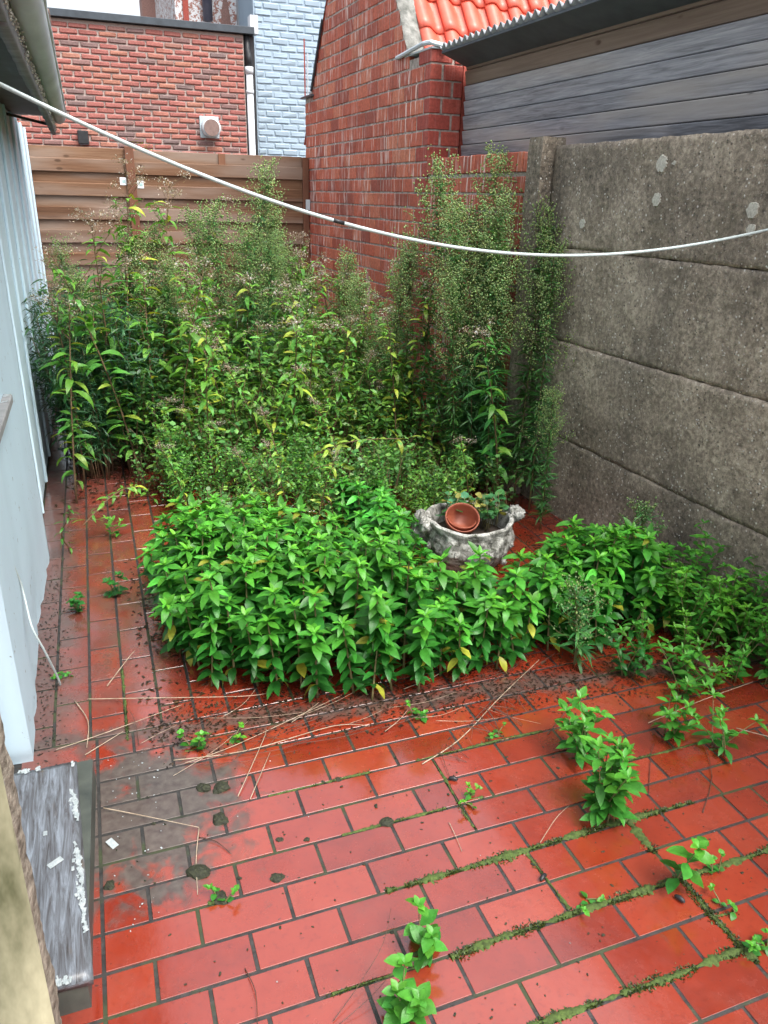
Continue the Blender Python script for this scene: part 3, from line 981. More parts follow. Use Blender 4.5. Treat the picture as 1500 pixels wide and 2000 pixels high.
ph = empty('peeling_house', (2.0, 13.2, 0))
tag(ph, 'narrow house wall with peeling white paint and drain pipes above the flat roof', 'house')
MB().box(1.57 - 2.0, 2.9 - 2.0, 0.0, 3.0, 0, 7.0, 0.004).obj('wall', MAT['peeling'], ph)
MB().box(1.68 - 2.0, 1.76 - 2.0, -0.03, 0.0, 0, 7.0, 0.003).obj('brick_strip', MAT['red_brick'], ph)
MB().tube([(2.02 - 2.0, -0.09, 3.83), (2.02 - 2.0, -0.09, 7.0)], [0.07, 0.085], 12).obj('drain_pipe', MAT['pipe_dark'], ph, True)
MB().tube([(2.50 - 2.0, -0.09, 3.70), (2.50 - 2.0, -0.09, 7.0)], 0.06, 12).obj('drain_pipe', MAT['pipe_grey'], ph, True)
MB().prism([(2.17 - 2.0, 3.4), (2.42 - 2.0, 3.4), (2.36 - 2.0, 3.9), (2.30 - 2.0, 4.3), (2.24 - 2.0, 4.0)], 1, -0.012, 0.004).obj('bare_brick_patch', MAT['far_brick'], ph)
sg = empty('stepped_gable_house', (0.5, 16.0, 0))
tag(sg, 'distant brown brick stepped gable against the white sky', 'house')
MB().prism([(1.35 - .5, 0), (4.5 - .5, 0), (4.5 - .5, 6.6), (1.72 - .5, 6.6), (1.72 - .5, 5.0), (1.52 - .5, 5.0), (1.52 - .5, 4.62), (1.35 - .5, 4.62), (1.35 - .5, 4.25), (1.1 - .5, 4.25), (1.1 - .5, 0)], 1, 0, 0.5).obj('wall', MAT['far_brick'], sg)
for (x, z) in ((1.435, 4.64), (1.62, 5.02)):
    MB().box(x - 0.13 - .5, x + 0.12 - .5, -0.03, 0.5, z, z + 0.05, 0.003).obj('coping', MAT['cement'], sg)
wn = MB().box(1.80 - .5, 2.02 - .5, -0.1, 0.0, 4.72, 6.0, 0.006).obj('window', MAT['pipe_grey'], sg)
MB().box(1.83 - .5, 1.99 - .5, -0.104, -0.098, 4.80, 5.9, 0.002).obj('pane', MAT['dark_trim'], wn)

# ================================================================== LEFT SIDE
# whitewashed masonry stub, then the boarded shed wall up to the fence
ww = empty('whitewashed_wall', (-0.45, 2.7, 0))
tag(ww, 'lumpy whitewashed wall with crumbling foot at the left edge, near the step', 'wall')
def ww_mesh():
    NY, NZ = 46, 60
    V, F = [], []
    zs = [2.0 * (j / NZ) ** 1.5 for j in range(NZ + 1)]
    path = []                                   # plan path: end face then side face
    for i in range(9): path.append((-0.80 + (0.49) * i / 8, 1.985, 'e'))
    for i in range(1, NY + 1): path.append((-0.312, 1.985 + 1.42 * i / NY, 's'))
    for i in range(1, 7): path.append((-0.312 - 0.2 * i / 6, 3.405, 'f'))
    for z in zs:
        for (x, y, k) in path:
            b = 0.0008 * wob(y * 5, z * 6, x * 5) + 0.0006 * wob(y * 21, z * 27, x * 20)
            und = 0.0
            if k == 's':
                t = max(0.0, min(1.0, (y - 2.22) / 0.45)) * max(0.0, min(1.0, (3.34 - y) / 0.5))
                und = 0.016 * t * math.exp(-((z / 0.24) ** 2)) * (1 + 0.2 * wob(y * 9, 1))
            ero = 0.015 * max(0, wob(y * 18 + x * 15, 2.0)) * math.exp(-(z / 0.03) ** 2)
            if k == 'e': V.append((x + 0.45, y + b + ero - 2.7, z))
            elif k == 's':
                c = 0.012 * math.exp(-((y - 1.985) / 0.012) ** 2)
                V.append((x - b - und - ero - c + 0.45, y - 2.7, z))
            else: V.append((x + 0.45, y - b - 2.7, z))
    n = len(path)
    for j in range(NZ):
        for i in range(n - 1):
            F.append([j * n + i, j * n + i + 1, (j + 1) * n + i + 1, (j + 1) * n + i])
    return MB().add(V, F).mesh('wall', MAT['wall_white'], True)
inst('wall', ww_mesh(), ww)
sil = MB()
sil.box(-0.10, 0.165, -0.55, 0.04, 0.872, 0.902, 0.004)
sil.obj('sill', MAT['old_wood'], ww)
fk = MB()
for i in range(60):
    x, y = random.uniform(-0.05, 0.160), random.uniform(-0.54, 0.03)
    a = random.uniform(0, 3.14); s = random.uniform(0.004, 0.014)
    V, F = cbox(s * 2, s, 0.0015, 0.0004)
    fk.add(V, F, Matrix.Translation((x, y, 0.9035)) @ Matrix.Rotation(a, 4, 'Z'))
tag(fk.obj('paint_flakes', MAT['flake'], ww), kind='stuff')

sh = empty('white_shed', (-0.5, 5.4, 0))
tag(sh, 'pale blue-white boarded shed with dark eaves and grey gutter along the left side', 'shed')
y = 3.41
k = 0
while y < 7.40:
    w = 0.47
    yb2 = min(y + w, 7.43)
    MB().box(-0.012, 0.012, y - 5.4 + 0.002, yb2 - 5.4 - 0.002, 0.03, 1.96, 0.003, 0.0003, random).obj('board', MAT['shed_paint'], sh, loc=(0.5 - 0.372 + random.uniform(-.003, .003), 0, 0))
    if k: MB().box(-0.008, 0.008, y - 5.4 - 0.010, y - 5.4 + 0.010, 0.03, 1.96, 0.004, 0.0004, random).obj('batten', MAT['shed_paint'], sh, loc=(0.5 - 0.354, 0, 0))
    y = yb2
    k += 1
MB().box(-1.6, 0.10, 3.42 - 5.4, 7.42 - 5.4, -0.02, 1.95, 0.002).obj('inner_wall', MAT['old_wood'], sh)
YA, YE = 1.2, 6.15
MB().box(-0.9, 0.345, YA - 5.4, YE - 5.4, 1.975, 1.99, 0.002).obj('soffit', MAT['soffit'], sh)
rf = MB()
rf.prism([(-1.8, 2.6), (0.42, 2.052), (0.42, 2.072), (-1.8, 2.63)], 1, YA - 5.4, YE - 5.4)
rf.obj('roof', MAT['shed_tile'], sh)
# weathered fascia in lengths
yy = YA
while yy < YE:
    ye = min(yy + random.uniform(0.9, 1.25), YE)
    me = slab_mesh('fascia', 40, 6, yy - 5.4, ye - 5.4 - 0.004, 1.862, 1.985, 0.03, yy, MAT['old_wood'], 0.004)
    o = inst('fascia', me, sh, (0.5 - 0.140, 0, random.uniform(-.004, .004)))
    yy = ye
gt = MB()
n = 14
V, F = [], []
ys = [YA + (YE - 0.02 - YA) * i / 40 for i in range(41)]
for i, y in enumerate(ys):
    sag = 0.004 * wob(y * 2.2, 0)
    for lay in (0, 1):
        for k in range(n + 1):
            a = math.pi * (1 + k / n)
            r = 0.047 - 0.003 * lay
            V.append((0.5 - 0.082 + r * math.cos(a), y - 5.4, 1.985 + sag + r * math.sin(a) * 1.15))
w = 2 * (n + 1)
for i in range(40):
    for k in range(n):
        a = i * w + k
        F.append([a, a + 1, a + w + 1, a + w])
        a += n + 1
        F.append([a, a + w, a + w + 1, a + 1])
gt.add(V, F)
gt.obj('gutter', MAT['zinc'], sh, True)
rim = MB()
rim.tube([(0.5 - 0.036 + 0.002 * wob(y * 5, 1), y - 5.4, 1.992 + 0.004 * wob(y * 2.2, 0)) for y in ys], 0.008, 8)
rim.obj('gutter_bead', MAT['zinc'], sh, True)
# wavy ends of the old tiles over the gutter
for i in range(17):
    y0 = YA + 0.29 * i
    if y0 > YE - 0.1: break
    def tf(u, v, y0=y0):
        yv = y0 + 0.30 * v
        return (0.30 + 0.165 * u + 0.006 * wob(y0 * 7, v), yv - 5.4, 2.075 - 0.048 * u + 0.018 * math.sin(v * math.pi) + 0.012 * v)
    me = grid_mesh('eave_tile', 4, 8, tf, MAT['shed_tile'])
    o = inst('eave_tile', me, sh)
    sd = o.modifiers.new('thickness', 'SOLIDIFY'); sd.thickness = 0.014; sd.offset = 0
MB().tube([(0.14, 5.55 - 5.4, 1.93), (0.36, 5.80 - 5.4, 1.90)], 0.009, 6).obj('gutter_bracket', MAT['black'], sh)
# lichen and flaking paint along the fascia edge
lf = MB()
for i in range(520):
    y = random.uniform(YA + 0.4, YE)
    s = random.uniform(0.002, 0.007)
    V, F = cbox(s, s * 1.8, s, s * 0.3, s * 0.25, random)
    lf.add(V, F, Matrix.Translation((0.5 - 0.106 + random.gauss(0, .004), y - 5.4, 1.905 + random.gauss(0.0, .012) + 0.010 * wob(y * 8, 2))))
tag(lf.obj('lichen_flakes', MAT['lichen'], sh), kind='stuff')

# ------------------------------------------------------------------ wooden step with peeling paint
st = empty('wooden_step', (-0.26, 1.5, 0))
tag(st, 'dark wooden door step with grey weathered top and peeling white paint edges', 'step')
MB().prism([(-0.075 - 0.03, -0.325), (0.098, -0.325), (0.118, 0.35), (-0.105, 0.35)], 2, 0.0, 0.078).obj('riser', MAT['step_side'], st)
tp = MB()
V, F = [], []
q = [(-0.105, -0.335), (0.110, -0.335), (0.084, 0.335), (-0.105, 0.335)]
NXg, NYg = 10, 30
me = None
def top_pt(u, v):
    x0, x1 = -0.105, 0.112 + (0.078 - 0.112) * v
    x = x0 + (x1 - x0) * u
    yv = -0.335 + 0.67 * v
    e = min(u, 1 - u) * (x1 - x0)
    e2 = min(v, 1 - v) * 0.67
    return (x, yv, 0.1 + 0.0015 * wob(x * 40, yv * 4) - 0.006 * math.exp(-min(e, e2) / 0.004))
tme = grid_mesh('tread', NXg, NYg, top_pt, MAT['step_top'])
tr = inst('tread', tme, st)
sd = tr.modifiers.new('thickness', 'SOLIDIFY'); sd.thickness = 0.024; sd.offset = -1
fk = MB()
for i in range(900):
    m_ = random.random()
    v = random.random()
    xe = 0.112 + (0.078 - 0.112) * v
    if m_ < 0.62: x, y = xe - 0.006 - abs(random.gauss(0.004, 0.006)), -0.335 + 0.67 * v
    elif m_ < 0.80: x, y = random.uniform(-0.09, 0.10), -0.333 + abs(random.gauss(0.004, 0.006))
    elif m_ < 0.92: x, y = random.uniform(-0.10, 0.078), 0.333 - abs(random.gauss(0.003, 0.005))
    else: continue
    if wob(y * 19 + x * 30, x * 25) < 0.0: continue
    s = random.uniform(0.0015, 0.004)
    V, F = cbox(s * random.uniform(1, 2), s * random.uniform(1.5, 5), 0.0012, 0.0003, s * 0.35, random)
    fk.add(V, F, Matrix.Translation((x, y, 0.1015 - 0.006 * math.exp(-max(0, xe - x) / 0.004))) @ Matrix.Rotation(random.uniform(-.4, .4), 4, 'Z') @ Matrix.Rotation(random.gauss(0, .06), 4, 'Y'))
V, F = cbox(0.016, 0.034, 0.0015, 0.0004)
fk.add(V, F, Matrix.Translation((0.035, -0.02, 0.1025)) @ Matrix.Rotation(-1.0, 4, 'Z'))
V, F = cbox(0.009, 0.014, 0.0015, 0.0004)
fk.add(V, F, Matrix.Translation((0.01, 0.08, 0.1025)))
tag(fk.obj('paint_flakes', MAT['flake'], st), kind='stuff')

# ------------------------------------------------------------------ plastered jamb close to the camera
jb = empty('door_jamb', (-0.4, 0.92, 0))
tag(jb, 'mossy yellowish plaster door jamb in the lower left corner', 'jamb')
def jf(u, v):
    z = 2.3 * v
    x = -0.45 + 0.245 * 2.5 * u
    x = -0.5 + (0.5 - 0.0 + 0.214) * u
    c = 0.018 * max(0.0, (u - 0.93) / 0.07) ** 2
    return (x, -0.0 + c + 0.002 * wob(x * 12, z * 8), z)
inst('plaster', grid_mesh('plaster', 60, 120, jf, MAT['plaster']), jb)
def jf2(u, v):
    z = 2.3 * v
    e = 0.005 * wob(z * 14, 2.0) + 0.003 * wob(z * 70, 5.0)
    return (0.213 + 0.007 * math.sin(u * 1.57) + e * (0.3 + 0.7 * u) * 0.7, 0.018 + 0.03 * u, z)
inst('crumbling_edge', grid_mesh('crumbling_edge', 8, 220, jf2, MAT['plaster_edge']), jb)
MB().box(-0.5, 0.205, 0.024, 0.046, 0, 2.3, 0.002).obj('jamb_core', MAT['plaster_edge'], jb)

# ------------------------------------------------------------------ clothesline and loose wire
# a cord fixed to the shed wall on the left and to the concrete wall on the right
_c = [-0.010885, 0.052148, 0.069617, -0.473347, 1.81781]
CL = []
for _i in range(70):
    _t = _i / 69
    CL.append((-0.33 + 2.57 * _t, 1.955 + 0.17 * _t, sum(a * (_t * 2.5756) ** (4 - k) for k, a in enumerate(_c))))
cl = empty('clothesline', (CL[0][0], CL[0][1], CL[0][2]))
tag(cl, 'thin white clothesline sagging right across the courtyard', 'clothesline')
o0 = Vector(CL[0])
MB().tube([Vector(q) - o0 for q in CL], 0.0047, 10).obj('line', MAT['white_plastic'], cl, True)
i0 = min(range(len(CL)), key=lambda i: abs(CL[i][0] - 0.607))
MB().tube([Vector(CL[i0]) - o0, Vector(CL[i0]).lerp(Vector(CL[i0 + 1]), .8) - o0], 0.0053, 10).obj('tape', MAT['black'], cl, True)

for q in (CL[0], CL[-1]):
    sgn = -1 if q is CL[0] else 1
    MB().tube([(0.03 * sgn, 0, 0.012), (0.0, 0, 0.012), (-0.012 * sgn, 0, 0.002), (-0.008 * sgn, 0, -0.009), (0.004 * sgn, 0, -0.007)], 0.0028, 6).obj('hook', MAT['zinc'], cl, True, tuple(Vector(q) - o0))

def smooth_path(P, n=6):
    P = [Vector(p) for p in P]
    out = []
    for i in range(len(P) - 1):
        p0, p1, p2, p3 = P[max(i - 1, 0)], P[i], P[i + 1], P[min(i + 2, len(P) - 1)]
        for k in range(n):
            t = k / n
            out.append(0.5 * ((2 * p1) + (p2 - p0) * t + (2 * p0 - 5 * p1 + 4 * p2 - p3) * t * t + (3 * p1 - p0 - 3 * p2 + p3) * t ** 3))
    out.append(P[-1])
    return out
wp = smooth_path([(-0.325, 2.25, 0.60), (-0.318, 2.29, 0.52), (-0.308, 2.35, 0.40), (-0.300, 2.325, 0.335), (-0.286, 2.26, 0.285), (-0.262, 2.27, 0.185), (-0.248, 2.33, 0.06), (-0.245, 2.36, 0.004)])
wr = MB().tube(wp, 0.0034, 8).obj('loose_wire', MAT['white_plastic'], None, True)
tag(wr, 'thin white wire hanging from whitewashed wall down to the tiles', 'wire')

# ================================================================== PLANTS
def leaf_tmpl(wid, droop, fold=0.25, nseg=5, p=0.8, pet=0.0, wave=0.0, lobes=0):
    """unit leaf along +Y, upper side +Z; returns vertices and faces"""
    V, F = [], []
    y = z = 0.0
    a = 0.0
    rows = []
    for i in range(nseg + 1):
        t = i / nseg
        if i:
            a = -droop * (t - 0.5 / nseg)
            y += math.cos(a) / nseg; z += math.sin(a) / nseg
        if t <= pet: w = 0.012
        else:
            tt = (t - pet) / (1 - pet)
            w = wid / 2 * (math.sin(math.pi * tt ** p) ** 0.9 if 0 < tt < 1 else 0.0)
        rows.append((y, z, w))
    prev = None
    for i, (y, z, w) in enumerate(rows):
        if w < 1e-4:
            cur = [len(V)]; V.append((0, y, z))
        else:
            cur = [len(V), len(V) + 1, len(V) + 2]
            wz = wave * w * math.sin(i * 2.3)
            V += [(-w, y, z + fold * w + wz), (0, y, z), (w, y, z + fold * w - wz)]
        if prev is not None:
            if len(prev) == 1 and len(cur) == 3: F += [[prev[0], cur[1], cur[0]], [prev[0], cur[2], cur[1]]]
            elif len(prev) == 3 and len(cur) == 3: F += [[prev[0], prev[1], cur[1], cur[0]], [prev[1], prev[2], cur[2], cur[1]]]
            elif len(prev) == 3: F += [[prev[0], prev[1], cur[0]], [prev[1], prev[2], cur[0]]]
        prev = cur
    return np.array(V), F

TM = {
    'broad': [leaf_tmpl(w, d, 0.26, 6, 0.82, 0.05, 0.14) for (w, d) in ((0.36, 0.15), (0.40, 0.45), (0.33, 0.75), (0.38, 1.05), (0.44, 0.3))],
    'oval': [leaf_tmpl(0.62, d, 0.22, 6, 0.78, 0.10, 0.10) for d in (0.2, 0.6, 1.0)],
    'lance': [leaf_tmpl(0.24, d, 0.30, 6, 0.85, 0.06, 0.10) for d in (0.7, 1.3, 1.9)],
    'needle': [leaf_tmpl(0.11, d, 0.2, 3, 0.9) for d in (0.4, 0.9, 1.4)],
    'small': [leaf_tmpl(0.42, d, 0.2, 3, 0.8) for d in (0.3, 0.8)],
    'round': [leaf_tmpl(0.95, d, 0.12, 4, 0.72) for d in (0.1, 0.4)],
}

def bud_tmpl():
    V = np.array([(0, 0, 0), (0.5, 0.6, 0), (-0.25, 0.6, 0.43), (-0.25, 0.6, -0.43), (0, 1.0, 0)])
    return V, [[0, 2, 1], [0, 3, 2], [0, 1, 3], [1, 2, 4], [2, 3, 4], [3, 1, 4]]
TM['bud'] = [bud_tmpl()]
TM['fluff'] = [leaf_tmpl(0.5, 0.3, 0.4, 2, 1.0), leaf_tmpl(0.35, 0.8, 0.4, 2, 1.0)]

def rotm(az, el, roll):
    return Matrix.Rotation(az, 3, 'Z') @ Matrix.Rotation(el, 3, 'X') @ Matrix.Rotation(roll, 3, 'Y')

class Foliage:
    """leaves that share one mesh"""
    def __init__(s): s.items = []
    def add(s, kind, loc, az, el, roll, w, l, colr, ti=None):
        s.items.append((kind, random.randrange(len(TM[kind])) if ti is None else ti, tuple(loc), az, el, roll, w, l, colr))
    def mesh(s, name, mat=None):
        groups = {}
        for it in s.items: groups.setdefault((it[0], it[1]), []).append(it)
        VV, CC, LT, LS = [], [], [], []
        base = 0
        tot = []
        for (kind, ti), its in groups.items():
            T, F = TM[kind][ti]
            N = len(its)
            az = np.array([i[3] for i in its]); el = np.array([i[4] for i in its]); ro = np.array([i[5] for i in its])
            ca, sa, ce, se, cr, sr = np.cos(az), np.sin(az), np.cos(el), np.sin(el), np.cos(ro), np.sin(ro)
            Rz = np.zeros((N, 3, 3)); Rz[:, 0, 0] = ca; Rz[:, 0, 1] = -sa; Rz[:, 1, 0] = sa; Rz[:, 1, 1] = ca; Rz[:, 2, 2] = 1
            Rx = np.zeros((N, 3, 3)); Rx[:, 0, 0] = 1; Rx[:, 1, 1] = ce; Rx[:, 1, 2] = -se; Rx[:, 2, 1] = se; Rx[:, 2, 2] = ce
            Ry = np.zeros((N, 3, 3)); Ry[:, 1, 1] = 1; Ry[:, 0, 0] = cr; Ry[:, 0, 2] = sr; Ry[:, 2, 0] = -sr; Ry[:, 2, 2] = cr
            M3 = Rz @ Rx @ Ry
            S = np.array([(i[6], i[7], i[7]) for i in its])
            P = T[None] * S[:, None, :]
            P = np.einsum('nij,nvj->nvi', M3, P) + np.array([i[2] for i in its])[:, None, :]
            VV.append(P.reshape(-1, 3))
            C = np.ones((N, len(T), 4)); C[:, :, :3] = np.array([i[8] for i in its])[:, None, :]
            CC.append(C.reshape(-1, 4))
            off = base + np.arange(N) * len(T)
            for f in F:
                fa = off[:, None] + np.array(f)[None]
                tot.append(fa)
            base += N * len(T)
        me = bpy.data.meshes.new(name)
        V = np.concatenate(VV)
        loops = np.concatenate([t.ravel() for t in tot]).astype(np.int32)
        sizes = np.concatenate([np.full(len(t), t.shape[1]) for t in tot]).astype(np.int32)
        me.vertices.add(len(V)); me.vertices.foreach_set('co', V.astype(np.float32).ravel())
        me.loops.add(len(loops)); me.loops.foreach_set('vertex_index', loops)
        me.polygons.add(len(sizes))
        me.polygons.foreach_set('loop_start', np.concatenate([[0], np.cumsum(sizes)[:-1]]).astype(np.int32))
        me.polygons.foreach_set('loop_total', sizes)
        at = me.color_attributes.new('Col', 'FLOAT_COLOR', 'POINT')
        at.data.foreach_set('color', np.concatenate(CC).astype(np.float32).ravel())
        me.materials.append(mat or MAT['leaf'])
        me.update(calc_edges=True)
        me.validate()
        set_smooth(me)
        return me

def leaf_meshes(kind):
    out = []
    for (T, F) in TM[kind]:
        b = MB()
        b.add(T, F, None, (1, 1, 1, 1))
        out.append(b.mesh('leaf', MAT['leaf'], True))
    return out
LM = {k: leaf_meshes(k) for k in ('broad', 'oval', 'lance', 'round')}

def jc(c, s=0.18):
    k = math.exp(random.gauss(0, s))
    w = random.gauss(0, 0.08)
    return (max(0.004, c[0] * k * (1 + w)), max(0.004, c[1] * k), max(0.003, c[2] * k * (1 - w)))
def mixc(a, b, t): return tuple(a[i] + (b[i] - a[i]) * t for i in range(3))

class Plant:
    """stem mesh + leaves that are objects + fine foliage in one mesh + seed heads in one mesh"""
    def __init__(s):
        s.stem = MB(); s.fol = Foliage(); s.head = Foliage(); s.leaves = []
        s.stemmat = MAT['stem']
    def leaf(s, kind, loc, az, el, roll, w, l, colr):
        m4 = rotm(az, el, roll).to_4x4()
        m4 = Matrix.Translation(loc) @ m4 @ Matrix.Diagonal((w, l, l, 1))
        s.leaves.append((random.choice(LM[kind]), m4, colr))
    def done(s):
        s.ms = s.stem.mesh('stem', s.stemmat, True)
        s.mf = s.fol.mesh('foliage') if s.fol.items else None
        s.mh = s.head.mesh('seed_head') if s.head.items else None
        return s
    def place(s, name, loc, rz, sc, label, cat, group=None, tint=(1, 1, 1), tilt=(0, 0)):
        r = empty(name, loc, rz, sc)
        r.rotation_euler = (tilt[0], tilt[1], rz)
        tag(r, label, cat, group)
        inst('stem', s.ms, r)
        if s.mf:
            o = inst('foliage', s.mf, r); o.color = (*tint, 1); o['kind'] = 'stuff'
        if s.mh:
            o = inst('seed_head', s.mh, r); o['kind'] = 'stuff'
        for (me, m4, c) in s.leaves:
            o = bpy.data.objects.new('leaf', me)
            col.objects.link(o)
            o.parent = r
            o.matrix_local = m4
            k = random.uniform(0.85, 1.15)
            o.color = (c[0] * tint[0] * k, c[1] * tint[1] * k, c[2] * tint[2] * k, 1)
        return r

def curve(base, h, lean, az, bend=0.0, n=8):
    """stem points: height h, leaning lean metres towards az"""
    P = []
    for i in range(n + 1):
        t = i / n
        r = lean * (t ** (1.4 + bend))
        P.append(Vector((base[0] + r * math.sin(-az), base[1] + r * math.cos(az), base[2] + h * t)))
    return P
def along(P, t):
    f = t * (len(P) - 1); i = min(int(f), len(P) - 2)
    return P[i].lerp(P[i + 1], f - i)

G_DARK, G_MID, G_NEW = (0.013, 0.090, 0.013), (0.036, 0.195, 0.022), (0.098, 0.335, 0.026)

# --- bright whorled bedding plant
def bed_plant(h):
    p = Plant()
    P = curve((0, 0, 0), h, random.uniform(0.0, 0.06), random.uniform(0, 6.28))
    p.stem.tube(P, [0.0045 - 0.0022 * i / 8 for i in range(9)], 6)
    nw = max(4, int(h / 0.042))
    for k in range(nw):
        t = 0.22 + 0.78 * k / (nw - 1)
        top = (k >= nw - 2)
        c0 = mixc(G_DARK, G_MID, t)  # lower leaves darker: older growth, plus clump shade put into the colour
        nl = 6 if not top else (7 if k == nw - 2 else 6)
        a0 = random.uniform(0, 6.28)
        q = along(P, min(t, 1.0))
        L = (0.076 if not top else 0.070) * random.uniform(0.85, 1.15)
        for i in range(nl):
            az = a0 + 6.283 * i / nl + random.gauss(0, .16)
            el = (-0.12 + 0.32 * t) + random.gauss(0, .20)
            l = L * random.choice((random.uniform(0.85, 1.2), random.uniform(0.5, 1.0)))
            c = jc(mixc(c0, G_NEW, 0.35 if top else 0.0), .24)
            if random.random() < .03: c = jc((0.30, 0.34, 0.04), .2)
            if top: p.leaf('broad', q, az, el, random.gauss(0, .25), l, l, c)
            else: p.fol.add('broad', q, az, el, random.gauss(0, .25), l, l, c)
    q = P[-1]
    for i in range(5):
        l = random.uniform(0.028, 0.046)
        p.leaf('broad', q + Vector((0, 0, 0.006)), 6.283 * i / 5 + random.gauss(0, .2), random.uniform(0.5, 1.0), random.gauss(0, .3), l, l, jc(G_NEW))
    return p.done()

def in_poly(x, y, poly):
    c = False
    j = len(poly) - 1
    for i in range(len(poly)):
        (xi, yi), (xj, yj) = poly[i], poly[j]
        if (yi > y) != (yj > y) and x < (xj - xi) * (y - yi) / (yj - yi) + xi: c = not c
        j = i
    return c

def scatter(poly, d, tries=4000, rnd=None):
    xs = [p[0] for p in poly]; ys = [p[1] for p in poly]
    out = []
    for _ in range(tries):
        x, y = rnd.uniform(min(xs), max(xs)), rnd.uniform(min(ys), max(ys))
        if in_poly(x, y, poly) and all((x - a) ** 2 + (y - b) ** 2 > d * d for a, b in out): out.append((x, y))
    return out

rb = random.Random(3)
protos = [bed_plant(h) for h in (0.22, 0.27, 0.31, 0.34, 0.38, 0.42)]
BED_L = [(0.12, 2.95), (0.13, 2.45), (0.20, 2.22), (0.40, 2.06), (0.72, 1.94), (0.98, 1.96), (1.30, 2.00), (1.50, 2.02), (1.50, 2.26), (1.27, 2.36), (1.12, 2.40), (0.94, 2.42), (0.86, 2.60), (0.68, 2.90), (0.42, 3.08)]
BED_M = [(0.96, 2.52), (1.17, 2.46), (1.20, 2.85), (1.20, 3.25), (0.98, 3.35)]
BED_R = [(1.46, 2.12), (1.56, 2.42), (1.90, 2.46), (2.04, 2.28), (1.98, 2.02), (1.74, 1.98), (1.52, 1.98)]
for poly, lab, grp, hmax, tint in (
        (BED_L, 'bright green whorl-leaved plant in the big clump spreading over the tiles', 'plants of the big green clump', 0.40, (1, 1, 1)),
        (BED_M, 'whorl-leaved green plant in the patch behind the left of the stone planter', 'plants behind the planter', 0.34, (0.8, 0.95, 1.0)),
        (BED_R, 'bright green whorl-leaved plant in the clump right of the stone planter', 'plants of the clump right of the planter', 0.36, (1.0, 1.02, 1.0))):
    for (x, y) in scatter(poly, 0.064, 8000, rb):
        de = min(math.hypot(x - (a[0] + (b[0] - a[0]) * t), y - (a[1] + (b[1] - a[1]) * t)) for a, b in zip(poly, poly[1:] + poly[:1]) for t in (0, .25, .5, .75))
        h = hmax * (0.62 + 0.38 * min(1.0, de / 0.16)) * rb.uniform(0.88, 1.1)
        if poly is BED_L and x > 0.95: h *= 0.92 if y < 2.15 else 0.62
        if poly is BED_M and y < 2.75: h *= 0.75
        i = min(range(6), key=lambda k: abs((0.22, 0.27, 0.31, 0.34, 0.38, 0.42)[k] - h) + rb.uniform(0, 0.04))
        lab2, grp2 = lab, grp
        if poly is BED_L:
            where = ('in the right tail of the big clump, below the planter' if x > 1.0 else
                     'on the left edge of the big clump, beside bare tiles' if x < 0.26 else
                     'in the front row of the big clump, hanging over the litter' if y < 2.16 - 0.1 * (x - 0.4) else
                     'at the back of the big clump, before the low weeds' if y > 2.74 else
                     'in the left middle of the big clump' if x < 0.58 else 'in the right middle of the big clump')
            lab2, grp2 = 'bright green whorl-leaved plant ' + where, 'clump plants ' + where.split(',')[0]
        elif poly is BED_R:
            where = 'on the wall side' if x > 1.82 else ('on the planter side' if x < 1.64 else ('in the front middle' if y < 2.2 else 'in the back middle'))
            lab2, grp2 = 'green whorl-leaved plant ' + where + ' of the clump right of the planter', 'right clump plants ' + where
        protos[i].place('leafy_plant', (x, y, 0), rb.uniform(0, 6.28), h / (0.22, 0.27, 0.31, 0.34, 0.38, 0.42)[i], lab2, 'plant', grp2, tint, (rb.gauss(0, .10), rb.gauss(0, .10)))

